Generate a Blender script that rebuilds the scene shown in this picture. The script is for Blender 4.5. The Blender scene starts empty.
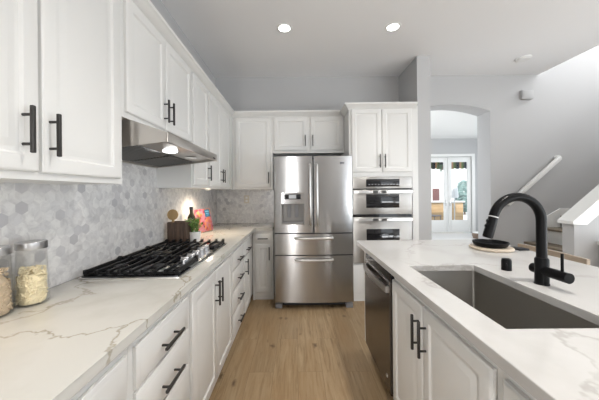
import bpy, bmesh, math, random
from mathutils import Vector, Matrix
random.seed(7)
C = bpy.context.scene.collection
SC = bpy.context.scene
PI = math.pi

# ------------------------------------------------------------------ camera
EYE = 1.36
cd = bpy.data.cameras.new('camera')
cam = bpy.data.objects.new('camera', cd); C.objects.link(cam)
cam.location = (0, 0, EYE)
cam.rotation_euler = (math.radians(90), math.radians(0.55), 0)
cd.sensor_width = 36.0
cd.lens = 36.0 * 262.0 / 599.0
cd.shift_x = 3.2 / 599.0
cd.shift_y = -7.3 / 599.0
cd.clip_start = 0.02
SC.camera = cam

# ------------------------------------------------------------------ world, sun, window and fill light, exposure
w = bpy.data.worlds.new('sky'); SC.world = w; w.use_nodes = True
bg = w.node_tree.nodes['Background']
bg.inputs[0].default_value = (0.80, 0.90, 1.0, 1); bg.inputs[1].default_value = 1.4
sd = bpy.data.lights.new('sun', 'SUN'); sd.energy = 3.2; sd.angle = math.radians(1.0); sd.color = (1.0, 0.95, 0.88)
sun = bpy.data.objects.new('sun', sd); C.objects.link(sun)
sun.rotation_euler = (math.radians(38), 0, math.radians(-28))

def area(name, loc, rot, sx, sy, power, col=(1, 1, 1)):
    d = bpy.data.lights.new(name, 'AREA'); d.shape = 'RECTANGLE'; d.size = sx; d.size_y = sy
    d.energy = power; d.color = col
    o = bpy.data.objects.new(name, d); C.objects.link(o)
    o.location = loc; o.rotation_euler = rot
    return o
R = math.radians
# daylight from an unseen rear window and the stairwell; the rest is added fill
area('daylight_rear_narrow', (-0.92, -4.45, 1.45), (R(90), 0, 0), 0.28, 2.3, 52, (1.0, 0.99, 0.98))
area('fill_rear_wide', (4.7, -4.45, 1.6), (R(95), 0, 0), 3.0, 2.2, 16, (1.0, 1.0, 1.0))  # added fill in an invented rear opening, kept clear of refrigerator reflections
area('fill_side', (6.35, -0.8, 1.6), (R(100), 0, R(90)), 4.4, 2.3, 12, (1.0, 1.0, 1.0))  # added fill standing in an invented side window
area('ceiling_fill_side', (5.9, -0.8, 0.5), (R(155), 0, R(90)), 4.2, 0.9, 104, (0.95, 0.98, 1.0))  # upward fill added to brighten the ceiling from the side
area('ceiling_fill_rear', (4.7, -4.1, 0.5), (R(150), 0, 0), 3.0, 0.8, 92, (0.95, 0.98, 1.0))  # second upward ceiling fill, added at the rear
area('stairwell_light', (6.35, 3.25, 4.4), (R(90), 0, R(90)), 1.0, 1.6, 52, (1.0, 1.0, 1.0))
area('stairwell_light', (5.0, 2.69, 4.2), (R(75), 0, 0), 2.6, 1.2, 48, (1.0, 1.0, 1.0))  # added at a solid wall to even out the stair wall
area('fill_hall_right', (6.35, 6.3, 1.7), (R(90), 0, R(90)), 3.0, 2.0, 22, (1.0, 1.0, 1.0))  # added hall fill; the window on this side is invented
area('fill_hall_left', (1.30, 6.3, 1.7), (R(90), 0, R(-90)), 3.0, 2.0, 42, (1.0, 1.0, 1.0))  # added hall fill that brightens the arch jamb

vs = SC.view_settings
SC.display_settings.display_device = 'sRGB'
vs.view_transform = 'Standard'; vs.look = 'None'; vs.gamma = 1.0; vs.exposure = 0.43
vs.use_curve_mapping = False

# ------------------------------------------------------------------ materials
def lin(r, g, b):
    def f(c):
        c /= 255.0
        return c / 12.92 if c <= 0.04045 else ((c + 0.055) / 1.055) ** 2.4
    return (f(r), f(g), f(b), 1)

def mat(name, col, rough=0.5, metal=0.0, spec=0.5, **kw):
    m = bpy.data.materials.new(name); m.use_nodes = True
    p = m.node_tree.nodes['Principled BSDF']
    p.inputs['Base Color'].default_value = col
    p.inputs['Roughness'].default_value = rough
    p.inputs['Metallic'].default_value = metal
    p.inputs['Specular IOR Level'].default_value = spec
    for k, v in kw.items():
        p.inputs[k.replace('_', ' ')].default_value = v
    return m

class N:
    """small node-tree helper"""
    def __init__(s, m):
        s.t = m.node_tree; s.p = s.t.nodes['Principled BSDF']
    def new(s, typ, **kw):
        n = s.t.nodes.new(typ)
        for k, v in kw.items(): setattr(n, k, v)
        return n
    def link(s, a, b): s.t.links.new(a, b)
    def put(s, sock, v):
        if hasattr(v, 'is_output'): s.link(v, sock)
        else: sock.default_value = v
    def math(s, op, a, b=0.0, c=0.0):
        n = s.new('ShaderNodeMath', operation=op)
        s.put(n.inputs[0], a); s.put(n.inputs[1], b); s.put(n.inputs[2], c)
        return n.outputs[0]
    def vmath(s, op, a, b=(0, 0, 0)):
        n = s.new('ShaderNodeVectorMath', operation=op)
        s.put(n.inputs[0], a); s.put(n.inputs[1], b)
        return n.outputs['Value'] if op in ('DOT_PRODUCT', 'LENGTH', 'DISTANCE') else n.outputs[0]
    def pos(s): return s.new('ShaderNodeNewGeometry').outputs['Position']
    def obj(s): return s.new('ShaderNodeTexCoord').outputs['Object']
    def sep(s, v):
        n = s.new('ShaderNodeSeparateXYZ'); s.link(v, n.inputs[0]); return n.outputs
    def comb(s, x, y, z=0.0):
        n = s.new('ShaderNodeCombineXYZ')
        for i, v in enumerate((x, y, z)): s.put(n.inputs[i], v)
        return n.outputs[0]
    def noise(s, v, scale, detail=3.0, rough=0.55, dist=0.0):
        n = s.new('ShaderNodeTexNoise'); s.link(v, n.inputs['Vector'])
        n.inputs['Scale'].default_value = scale; n.inputs['Detail'].default_value = detail
        n.inputs['Roughness'].default_value = rough; n.inputs['Distortion'].default_value = dist
        return n.outputs
    def ramp(s, f, stops):
        n = s.new('ShaderNodeValToRGB'); s.link(f, n.inputs[0])
        e = n.color_ramp.elements
        while len(e) < len(stops): e.new(0.5)
        for i, (p, c) in enumerate(stops):
            e[i].position = p; e[i].color = c if len(c) == 4 else (*c, 1)
        return n.outputs[0]
    def mix(s, f, a, b, blend='MIX'):
        n = s.new('ShaderNodeMix', data_type='RGBA', blend_type=blend)
        s.put(n.inputs[0], f); s.put(n.inputs[6], a); s.put(n.inputs[7], b)
        return n.outputs[2]
    def bump(s, h, strength=0.2, dist=0.01):
        n = s.new('ShaderNodeBump'); n.inputs['Strength'].default_value = strength
        n.inputs['Distance'].default_value = dist
        s.link(h, n.inputs['Height']); s.link(n.outputs[0], s.p.inputs['Normal'])

def g(v): return (v, v, v, 1)

M = {}
M['cab'] = mat('white_cabinet_paint', (0.74, 0.735, 0.715, 1), 0.34)
M['wall'] = mat('grey_wall_paint', (0.50, 0.50, 0.502, 1), 0.85, spec=0.2)
n_ = N(M['wall']); n_.bump(n_.noise(n_.pos(), 90, 2)[0], 0.05, 0.004)
M['ceil'] = mat('grey_ceiling_paint', (0.84, 0.84, 0.845, 1), 0.9, spec=0.1)
n_ = N(M['ceil']); n_.bump(n_.noise(n_.pos(), 70, 2)[0], 0.05, 0.004)
M['trim'] = mat('white_trim_paint', (0.80, 0.80, 0.78, 1), 0.4)
M['handle'] = mat('dark_bronze_metal', (0.055, 0.052, 0.05, 1), 0.38, 0.6)
M['black'] = mat('matte_black_metal', (0.004, 0.004, 0.0045, 1), 0.34, 0.0, 0.15)
M['iron'] = mat('black_cast_iron', (0.007, 0.007, 0.008, 1), 0.42, 0.0, 0.2)
M['blackglass'] = mat('black_glass', (0.010, 0.010, 0.012, 1), 0.08)
M['darkplastic'] = mat('dark_plastic', (0.02, 0.02, 0.022, 1), 0.45)
M['greyplastic'] = mat('grey_plastic', (0.22, 0.22, 0.23, 1), 0.5)
M['whiteplastic'] = mat('white_plastic', (0.78, 0.78, 0.77, 1), 0.45)
M['almond'] = mat('almond_plastic', (0.62, 0.56, 0.46, 1), 0.45)
M['chrome'] = mat('polished_steel', (0.72, 0.72, 0.73, 1), 0.16, 1.0)

def steel(name, col, rough, axis, amt=0.015):
    m = mat(name, col, rough, 1.0, Anisotropic=0.85, Anisotropic_Rotation=0.25); n = N(m)
    x, y, z = n.sep(n.pos())
    sc = {'v': (900, 900, 3), 'h': (3, 3, 900), 'y': (900, 3, 900)}[axis]
    v = n.comb(n.math('MULTIPLY', x, sc[0]), n.math('MULTIPLY', y, sc[1]), n.math('MULTIPLY', z, sc[2]))
    f = n.noise(v, 1.0, 2)[0]
    n.link(n.math('MULTIPLY_ADD', f, 0.02, rough - 0.01), n.p.inputs['Roughness'])
    return m
M['steel'] = steel('brushed_stainless_steel', (0.43, 0.425, 0.42, 1), 0.21, 'h')
M['steel_oven'] = steel('brushed_oven_steel', (0.42, 0.41, 0.395, 1), 0.34, 'h')
M['steel_hood'] = steel('brushed_hood_steel', (0.56, 0.53, 0.50, 1), 0.30, 'h')
M['steel_sink'] = steel('satin_sink_steel', (0.38, 0.365, 0.34, 1), 0.36, 'h')
M['steel_dark'] = steel('dark_stainless_steel', (0.20, 0.18, 0.165, 1), 0.24, 'h', 0.02)
M['steel_light'] = mat('smooth_steel', (0.62, 0.61, 0.60, 1), 0.28, 1.0)
M['lidsteel'] = mat('brushed_lid_steel', (0.55, 0.55, 0.56, 1), 0.34, 1.0)
M['filter'] = mat('grease_filter_mesh', (0.16, 0.155, 0.15, 1), 0.45, 1.0)

def emit(name, col, s):
    m = bpy.data.materials.new(name); m.use_nodes = True
    p = m.node_tree.nodes['Principled BSDF']
    p.inputs['Base Color'].default_value = (0.9, 0.9, 0.9, 1)
    p.inputs['Emission Color'].default_value = col; p.inputs['Emission Strength'].default_value = s
    return m
M['lamp'] = emit('lit_downlight', (1.0, 0.97, 0.92, 1), 9)
M['hoodlamp'] = emit('lit_hood_lamp', (0.92, 0.96, 1.0, 1), 9)
M['puck'] = emit('lit_puck_lamp', (1.0, 0.86, 0.66, 1), 6)

def clear_glass(name, tint=(1, 1, 1, 1), ior=1.45, ref=1.0):
    m = bpy.data.materials.new(name); m.use_nodes = True
    t = m.node_tree; t.nodes.clear()
    out = t.nodes.new('ShaderNodeOutputMaterial'); mx = t.nodes.new('ShaderNodeMixShader')
    tr = t.nodes.new('ShaderNodeBsdfTransparent'); gl = t.nodes.new('ShaderNodeBsdfGlossy')
    fr = t.nodes.new('ShaderNodeFresnel'); fr.inputs['IOR'].default_value = ior
    tr.inputs[0].default_value = tint; gl.inputs['Roughness'].default_value = 0.03
    ge = t.nodes.new('ShaderNodeNewGeometry'); mu = t.nodes.new('ShaderNodeMath'); mu.operation = 'MULTIPLY'
    iv = t.nodes.new('ShaderNodeMath'); iv.operation = 'SUBTRACT'; iv.inputs[0].default_value = 1.0
    t.links.new(ge.outputs['Backfacing'], iv.inputs[1])
    t.links.new(fr.outputs[0], mu.inputs[0]); t.links.new(iv.outputs[0], mu.inputs[1])
    t.links.new(mu.outputs[0], mx.inputs[0]); t.links.new(tr.outputs[0], mx.inputs[1])
    t.links.new(gl.outputs[0], mx.inputs[2]); t.links.new(mx.outputs[0], out.inputs[0])
    return m
M['glass'] = clear_glass('window_glass', (0.97, 0.98, 0.98, 1), 1.3)
M['jarglass'] = clear_glass('clear_jar_glass', (0.985, 0.985, 0.98, 1), 1.3)

# wood plank floor
m = mat('oak_plank_floor', lin(160, 132, 98), 0.42, spec=0.35); n = N(m)
x, y, z = n.sep(n.pos())
b = n.new('ShaderNodeTexBrick'); b.offset = 0.37; b.offset_frequency = 2
n.link(n.comb(y, x), b.inputs['Vector'])
for k, v in (('Scale', 1.0), ('Mortar Size', 0.0012), ('Mortar Smooth', 0.2), ('Bias', 0.0), ('Brick Width', 1.22), ('Row Height', 0.185)):
    b.inputs[k].default_value = v
b.inputs['Color1'].default_value = g(0.0); b.inputs['Color2'].default_value = g(1.0); b.inputs['Mortar'].default_value = g(0.5)
rnd = n.sep(b.outputs['Color'])[0]
gv = n.comb(n.math('MULTIPLY_ADD', rnd, 7.3, n.math('MULTIPLY', x, 1.0)), n.math('MULTIPLY', y, 0.07), rnd)
grain = n.noise(gv, 34, 6, 0.7, 0.8)[0]
cloud = n.noise(n.comb(n.math('MULTIPLY_ADD', rnd, 3.1, x), n.math('MULTIPLY', y, 0.35), rnd), 5.0, 3)[0]
base = n.ramp(grain, [(0.26, lin(112, 90, 62)), (0.48, lin(156, 133, 102)), (0.74, lin(184, 163, 132))])
base = n.mix(n.math('MULTIPLY', rnd, 0.55), base, lin(134, 112, 84))
base = n.mix(n.ramp(cloud, [(0.42, g(0)), (0.68, g(0.55))]), base, lin(146, 117, 82))
vo = n.new('ShaderNodeTexVoronoi'); vo.feature = 'F1'; vo.inputs['Scale'].default_value = 5.2
wob = n.noise(n.pos(), 14, 2)[1]
kv = n.vmath('ADD', n.comb(n.math('MULTIPLY', x, 1.5), n.math('MULTIPLY', y, 0.75), 0.0), n.vmath('MULTIPLY', wob, (0.07, 0.07, 0.0)))
n.link(kv, vo.inputs['Vector'])
keep = n.math('GREATER_THAN', n.sep(vo.outputs['Color'])[0], 0.15)
knot = n.math('MULTIPLY', n.ramp(vo.outputs['Distance'], [(0.04, g(0.85)), (0.19, g(0.0))]), keep)
base = n.mix(knot, base, lin(78, 56, 38))
base = n.mix(n.math('MULTIPLY', b.outputs['Fac'], 0.55), base, lin(92, 70, 48))
n.link(base, n.p.inputs['Base Color'])
n.bump(n.math('SUBTRACT', grain, b.outputs['Fac']), 0.06, 0.004)
M['floor'] = m
M['halltile'] = mat('pale_hall_floor', (0.72, 0.71, 0.70, 1), 0.22)

# white quartz with veins
def quartz(name, seed, base_col, vein_col, rough=0.14, k=0.8, sc=1.9):
    m = mat(name, base_col, rough); n = N(m)
    p = n.vmath('ADD', n.pos(), seed)
    wob = n.vmath('SUBTRACT', n.noise(p, 2.6, 5, 0.6)[1], (0.5, 0.5, 0.5))
    wob2 = n.vmath('SUBTRACT', n.noise(p, 17.0, 3, 0.6)[1], (0.5, 0.5, 0.5))
    pv = n.vmath('ADD', n.vmath('ADD', n.vmath('MULTIPLY', p, (1.0, 1.0, 0.6)), n.vmath('MULTIPLY', wob, (0.55, 0.55, 0.3))),
                 n.vmath('MULTIPLY', wob2, (0.045, 0.045, 0.03)))
    def vein(sc, w0, w1):
        v = n.new('ShaderNodeTexVoronoi'); v.feature = 'DISTANCE_TO_EDGE'
        v.inputs['Scale'].default_value = sc; n.link(pv, v.inputs['Vector'])
        return n.ramp(v.outputs['Distance'], [(w0, g(1)), (w1, g(0))])
    mask = n.ramp(n.noise(p, 1.9, 2)[0], [(0.36, g(0.15)), (0.54, g(1))])
    v1 = n.math('MULTIPLY', vein(sc, 0.003, 0.018), mask)
    v2 = n.math('MULTIPLY', vein(1.1, 0.003, 0.10), n.math('MULTIPLY', mask, 0.22))
    f = n.math('MINIMUM', n.math('ADD', n.math('MULTIPLY', v1, k), v2), 1.0)
    col = n.mix(n.math('MULTIPLY', n.noise(p, 3.5, 4)[0], 0.35), base_col, tuple(c * 0.94 for c in base_col[:3]) + (1,))
    n.link(n.mix(f, col, vein_col), n.p.inputs['Base Color'])
    return m
M['quartz'] = quartz('white_veined_quartz', (3.7, 1.3, 0.4), (0.55, 0.54, 0.505, 1), lin(150, 142, 126))
M['quartz_island'] = quartz('white_veined_island_quartz', (1.15, 5.2, 0.9), (0.56, 0.55, 0.535, 1), lin(158, 154, 148), 0.14, 0.55, 1.25)

# marble hexagon mosaic
def hexmat(name, axis):
    m = mat(name, (0.7, 0.7, 0.7, 1), 0.22); n = N(m)
    x, y, z = n.sep(n.pos())
    u = y if axis == 'y' else x
    s = 0.052
    p = n.comb(n.math('MULTIPLY_ADD', u, 1 / s, 200.0), n.math('MULTIPLY_ADD', z, 1 / s, 173.20508))
    r = (1.0, 1.7320508, 1.0); h = (0.5, 0.8660254, 0.0)
    a = n.vmath('SUBTRACT', n.vmath('MODULO', p, r), h)
    bb = n.vmath('SUBTRACT', n.vmath('MODULO', n.vmath('SUBTRACT', p, h), r), h)
    sel = n.math('LESS_THAN', n.vmath('LENGTH', a), n.vmath('LENGTH', bb))
    mx = n.new('ShaderNodeMix', data_type='VECTOR')
    n.link(sel, mx.inputs[0]); n.link(bb, mx.inputs[4]); n.link(a, mx.inputs[5])
    gvv = mx.outputs[1]
    idv = n.vmath('FLOOR', n.vmath('ADD', n.vmath('DIVIDE', n.vmath('SUBTRACT', p, gvv), (0.5, 0.8660254, 1.0)), (0.5, 0.5, 0.5)))
    q = n.vmath('ABSOLUTE', gvv)
    c = n.math('MAXIMUM', n.vmath('DOT_PRODUCT', q, (0.5, 0.8660254, 0.0)), n.sep(q)[0])
    grout = n.ramp(c, [(0.470, g(0)), (0.492, g(1))])
    wn = n.new('ShaderNodeTexWhiteNoise'); wn.noise_dimensions = '3D'; n.link(idv, wn.inputs['Vector'])
    rv = wn.outputs['Value']
    tone = n.ramp(rv, [(0.0, lin(230, 229, 227)), (0.6, lin(225, 224, 223)), (0.84, lin(217, 216, 216)), (0.94, lin(200, 199, 201)), (1.0, lin(182, 181, 184))])
    cl = n.noise(n.vmath('ADD', n.pos(), n.vmath('MULTIPLY', wn.outputs['Color'], (3.0, 3.0, 3.0))), 16, 4, 0.6, 0.8)[0]
    tone = n.mix(n.ramp(cl, [(0.40, g(0)), (0.72, g(0.85))]), tone, lin(188, 186, 187))
    n.link(n.mix(n.math('MULTIPLY', grout, 0.4), tone, lin(214, 213, 211)), n.p.inputs['Base Color'])
    n.bump(n.math('SUBTRACT', 1.0, grout), 0.15, 0.001)
    return m
M['hex_left'] = hexmat('marble_hexagon_mosaic_left', 'y')
M['hex_back'] = hexmat('marble_hexagon_mosaic_back', 'x')

def wood(name, c0, c1, rough=0.5, axis='z', scale=30):
    m = mat(name, c0, rough); n = N(m)
    x, y, z = n.sep(n.obj())
    k = {'x': (0.08, 1, 1), 'y': (1, 0.08, 1), 'z': (1, 1, 0.08)}[axis]
    v = n.comb(n.math('MULTIPLY', x, k[0]), n.math('MULTIPLY', y, k[1]), n.math('MULTIPLY', z, k[2]))
    f = n.noise(v, scale, 4, 0.6, 0.5)[0]
    n.link(n.ramp(f, [(0.3, c0), (0.7, c1)]), n.p.inputs['Base Color'])
    return m
M['darkwood'] = wood('dark_slatted_wood', lin(52, 40, 33), lin(104, 82, 66), 0.55, 'z', 60)
M['paddlewood'] = wood('round_wood', lin(156, 126, 82), lin(188, 158, 112), 0.55, 'z', 40)
M['boardwood'] = wood('pale_board_wood', lin(186, 172, 154), lin(212, 198, 180), 0.5, 'x', 30)
M['stoolwood'] = wood('light_stool_wood', lin(154, 138, 120), lin(178, 162, 144), 0.5, 'y', 30)
M['treadwood'] = wood('brown_tread_wood', lin(112, 100, 84), lin(140, 126, 106), 0.5, 'y', 30)
M['deckwood'] = wood('tan_patio_wood', lin(184, 150, 110), lin(208, 176, 136), 0.6, 'x', 12)
M['recess'] = mat('grey_recess_liner', (0.20, 0.19, 0.18, 1), 0.4, 0.5)
M['greyscreen'] = mat('pale_lcd_screen', (0.45, 0.46, 0.48, 1), 0.3)
M['pasta'] = mat('pale_pasta', lin(226, 214, 182), 0.6)
M['grain'] = mat('brown_pasta', lin(188, 170, 146), 0.6)
M['leaf'] = mat('fresh_green_leaf', lin(104, 146, 66), 0.5)
M['leaf2'] = mat('pale_green_leaf', lin(160, 188, 112), 0.5)
M['pot'] = mat('white_ceramic', (0.72, 0.71, 0.69, 1), 0.35)
M['soil'] = mat('potting_soil', (0.03, 0.02, 0.015, 1), 0.9)
M['bottle'] = mat('dark_olive_glass', lin(52, 46, 20), 0.08)
M['label'] = mat('dark_bottle_label', lin(92, 84, 50), 0.6)
M['paper'] = mat('page_paper', (0.75, 0.72, 0.66, 1), 0.8)
M['blue'] = mat('blue_cover_label', lin(28, 92, 128), 0.5)
M['bluelight'] = mat('pale_blue_print', lin(110, 160, 185), 0.5)
M['napkin'] = mat('charcoal_cloth', lin(38, 38, 42), 0.9)
M['hose'] = mat('white_ring', (0.7, 0.7, 0.7, 1), 0.4)
# cookbook cover: pink ground with clusters of orange, crimson and dark fruit shapes
m = mat('cookbook_cover', lin(150, 100, 108), 0.4); n = N(m)
v = n.new('ShaderNodeTexVoronoi'); v.inputs['Scale'].default_value = 26; n.link(n.obj(), v.inputs['Vector'])
cr = n.sep(v.outputs['Color'])
fr = n.ramp(cr[0], [(0.0, lin(176, 76, 56)), (0.3, lin(186, 122, 72)), (0.5, lin(140, 40, 70)), (0.7, lin(70, 34, 48)), (0.85, lin(188, 148, 86)), (1.0, lin(150, 56, 76))])
msk = n.math('MULTIPLY', n.ramp(v.outputs['Distance'], [(0.5, g(1)), (0.62, g(0))]), n.ramp(n.noise(n.obj(), 9, 1)[0], [(0.38, g(0)), (0.44, g(1))]))
n.link(n.mix(msk, lin(160, 104, 118), fr), n.p.inputs['Base Color'])
M['cover'] = m
# outdoors
M['stucco'] = mat('white_stucco', (0.80, 0.80, 0.79, 1), 0.9)
M['patio'] = mat('pale_patio_paving', (0.55, 0.54, 0.52, 1), 0.8)
m = mat('striped_awning_cloth', (0.5, 0.5, 0.5, 1), 0.8); n = N(m)
sx = n.math('FRACT', n.math('MULTIPLY', n.sep(n.pos())[0], 3.4))
n.link(n.ramp(sx, [(0.0, lin(40, 46, 52)), (0.34, lin(40, 46, 52)), (0.36, lin(196, 152, 110)), (0.58, lin(196, 152, 110)), (0.6, lin(120, 140, 70)), (1.0, lin(60, 70, 60))]), n.p.inputs['Base Color'])
M['awning'] = m
M['hedge'] = mat('hedge_green', lin(132, 156, 152), 0.8)
M['palm'] = mat('palm_green', lin(110, 140, 110), 0.7)
M['redbrown'] = mat('terracotta', lin(112, 76, 74), 0.7)
M['sling'] = mat('grey_sling_fabric', lin(140, 132, 130), 0.8)
M['umb'] = mat('white_umbrella_cloth', (0.78, 0.78, 0.78, 1), 0.8)
M['stone'] = mat('taupe_basket', lin(130, 112, 98), 0.8)

# ------------------------------------------------------------------ mesh helpers
class B:
    def __init__(s): s.bm = bmesh.new()
    def box(s, x0, x1, y0, y1, z0, z1, bev=0.0, seg=2):
        vs = [s.bm.verts.new((x, y, z)) for x in (x0, x1) for y in (y0, y1) for z in (z0, z1)]
        idx = [(0, 1, 3, 2), (4, 6, 7, 5), (0, 4, 5, 1), (2, 3, 7, 6), (0, 2, 6, 4), (1, 5, 7, 3)]
        fs = [s.bm.faces.new([vs[i] for i in f]) for f in idx]
        if bev > 0:
            es = list({e for f in fs for e in f.edges})
            bmesh.ops.bevel(s.bm, geom=es, offset=bev, segments=seg, affect='EDGES', profile=0.5, clamp_overlap=True)
        return s
    def obox(s, c, size, rot=(0, 0, 0), bev=0.0):
        t = B().box(-size[0] / 2, size[0] / 2, -size[1] / 2, size[1] / 2, -size[2] / 2, size[2] / 2, bev)
        from mathutils import Euler
        return s.add(t, Matrix.Translation(c) @ Euler(rot).to_matrix().to_4x4())
    def add(s, other, mtx=None):
        me = bpy.data.meshes.new('tmp'); other.bm.to_mesh(me)
        if mtx is not None: me.transform(mtx)
        s.bm.from_mesh(me); bpy.data.meshes.remove(me); other.bm.free(); return s
    def rings(s, x0, x1, z0, z1, prof):
        """stepped panel facing -Y; prof = [(inset, y)], first entry is the back edge"""
        prev = None
        for k, (i, y) in enumerate(prof):
            r = [s.bm.verts.new(p) for p in ((x0 + i, y, z0 + i), (x1 - i, y, z0 + i), (x1 - i, y, z1 - i), (x0 + i, y, z1 - i))]
            if prev is None: s.bm.faces.new(list(reversed(r)))
            else:
                for a in range(4):
                    b_ = (a + 1) % 4
                    s.bm.faces.new((prev[a], prev[b_], r[b_], r[a]))
            prev = r
        s.bm.faces.new(prev)
        return s
    def cyl(s, p0, p1, r, seg=16, r1=None):
        p0 = Vector(p0); p1 = Vector(p1); d = p1 - p0
        q = Vector((0, 0, 1)).rotation_difference(d.normalized()).to_matrix().to_4x4()
        bmesh.ops.create_cone(s.bm, cap_ends=True, segments=seg, radius1=r, radius2=r if r1 is None else r1, depth=d.length,
                              matrix=Matrix.Translation((p0 + p1) / 2) @ q)
        return s
    def tube(s, pts, r, seg=12, cap=True):
        pts = [Vector(p) for p in pts]; rr = r if isinstance(r, (list, tuple)) else [r] * len(pts)
        rows = []; up = None
        for i, p in enumerate(pts):
            t = (pts[min(i + 1, len(pts) - 1)] - pts[max(i - 1, 0)]).normalized()
            if up is None:
                up = Vector((0, 0, 1)) if abs(t.z) < 0.9 else Vector((0, 1, 0))
            a = t.cross(up).normalized(); bvec = a.cross(t).normalized(); up = bvec
            rows.append([s.bm.verts.new(p + (a * math.cos(2 * PI * k / seg) + bvec * math.sin(2 * PI * k / seg)) * rr[i]) for k in range(seg)])
        for A, D in zip(rows, rows[1:]):
            for k in range(seg):
                s.bm.faces.new((A[k], A[(k + 1) % seg], D[(k + 1) % seg], D[k]))
        if cap:
            s.bm.faces.new(list(reversed(rows[0]))); s.bm.faces.new(rows[-1])
        return s
    def lathe(s, prof, c=(0, 0, 0), seg=32):
        rows = []
        for (r, z) in prof:
            if r <= 1e-6: rows.append([s.bm.verts.new((c[0], c[1], c[2] + z))])
            else: rows.append([s.bm.verts.new((c[0] + r * math.cos(2 * PI * k / seg), c[1] + r * math.sin(2 * PI * k / seg), c[2] + z)) for k in range(seg)])
        for A, D in zip(rows, rows[1:]):
            for k in range(seg):
                k2 = (k + 1) % seg
                if len(A) == 1 and len(D) == 1: continue
                if len(A) == 1: s.bm.faces.new((A[0], D[k2], D[k]))
                elif len(D) == 1: s.bm.faces.new((A[k], A[k2], D[0]))
                else: s.bm.faces.new((A[k], A[k2], D[k2], D[k]))
        return s
    def prism(s, poly, axis, a, b_, bev=0.0):
        """poly: 2D points; axis 'x': (y,z), 'y': (x,z), 'z': (x,y)"""
        def P(p, t): return {'x': (t, p[0], p[1]), 'y': (p[0], t, p[1]), 'z': (p[0], p[1], t)}[axis]
        A = [s.bm.verts.new(P(p, a)) for p in poly]; D = [s.bm.verts.new(P(p, b_)) for p in poly]
        fs = [s.bm.faces.new(A), s.bm.faces.new(list(reversed(D)))]
        for i in range(len(poly)):
            j = (i + 1) % len(poly)
            fs.append(s.bm.faces.new((A[j], A[i], D[i], D[j])))
        if bev > 0:
            es = list({e for f in fs for e in f.edges})
            bmesh.ops.bevel(s.bm, geom=es, offset=bev, segments=2, affect='EDGES', profile=0.5, clamp_overlap=True)
        return s
    def sweep(s, path, prof):
        """profile (out, z) swept along a plan path, outward = right-hand side, mitred"""
        P = [Vector(p) for p in path]; rows = []
        for i, p in enumerate(P):
            ns = []
            if i > 0: d = (P[i] - P[i - 1]).normalized(); ns.append(Vector((d.y, -d.x)))
            if i < len(P) - 1: d = (P[i + 1] - P[i]).normalized(); ns.append(Vector((d.y, -d.x)))
            if len(ns) == 2: o = (ns[0] + ns[1]); o = o / (1 + ns[0].dot(ns[1]))
            else: o = ns[0]
            rows.append([s.bm.verts.new((p.x + o.x * a, p.y + o.y * a, z)) for a, z in prof])
        k = len(prof)
        for A, D in zip(rows, rows[1:]):
            for i in range(k): s.bm.faces.new((A[i], A[(i + 1) % k], D[(i + 1) % k], D[i]))
        s.bm.faces.new(rows[0]); s.bm.faces.new(list(reversed(rows[-1])))
        return s
    def obj(s, name, m, parent=None, loc=(0, 0, 0), smooth=True, rot=(0, 0, 0)):
        bmesh.ops.recalc_face_normals(s.bm, faces=s.bm.faces)
        me = bpy.data.meshes.new(name); s.bm.to_mesh(me); s.bm.free()
        me.materials.append(M[m] if isinstance(m, str) else m)
        if smooth:
            me.polygons.foreach_set('use_smooth', [True] * len(me.polygons)); me.set_sharp_from_angle(angle=math.radians(32))
        o = bpy.data.objects.new(name, me); C.objects.link(o)
        o.location = loc; o.rotation_euler = rot
        if parent is not None: o.parent = parent
        return o

def tag(o, label, cat, group=None, kind=None):
    o['label'] = label; o['category'] = cat
    if group: o['group'] = group
    if kind: o['kind'] = kind
    return o
def thing(name, label, cat, loc=(0, 0, 0), rz=0.0, group=None):
    o = bpy.data.objects.new(name, None); C.objects.link(o)
    o.empty_display_size = 0.05; o.location = loc; o.rotation_euler = (0, 0, rz)
    return tag(o, label, cat, group)
def struct(o, label, cat='wall'):
    o['label'] = label; o['category'] = cat; o['kind'] = 'structure'; return o
def dup(root, loc, label, rz=None):
    r = root.copy(); C.objects.link(r); r.location = loc; r['label'] = label
    if rz is not None: r.rotation_euler = (0, 0, rz)
    for ch in list(root.children):
        c = ch.copy(); C.objects.link(c); c.parent = r
        for gch in ch.children:
            d = gch.copy(); C.objects.link(d); d.parent = c
    return r

# ------------------------------------------------------------------ room shell
XL, YB, ZC = -1.18, 3.88, 3.07       # left wall, back wall, ceiling
XS = 3.59                            # ceiling ends here: open stairwell beyond
struct(B().box(-1.5, 6.7, -4.8, YB + 0.28, -0.1, 0.0).obj('floor', 'floor'), 'tan oak plank floor with dark knots', 'floor')
struct(B().box(1.1, 6.7, YB + 0.28, 8.7, -0.1, 0.0).obj('floor_hall', 'halltile'), 'pale glossy floor of the hall beyond the arch', 'floor')
struct(B().box(-1.3, XS, -4.8, YB, ZC, ZC + 0.12).box(XS, 6.6, -4.8, 2.66, ZC, ZC + 0.12).obj('ceiling', 'ceil'), 'light grey painted kitchen ceiling', 'ceiling')
struct(B().box(1.1, 6.7, YB + 0.28, 8.7, ZC, ZC + 0.12).obj('ceiling_hall', 'trim'), 'white ceiling of the hall beyond the arch', 'ceiling')
struct(B().box(XL - 0.15, XL, -4.8, YB + 0.28, 0.0, ZC).obj('wall_left', 'wall'), 'left kitchen wall behind the white wall cabinets')
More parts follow.
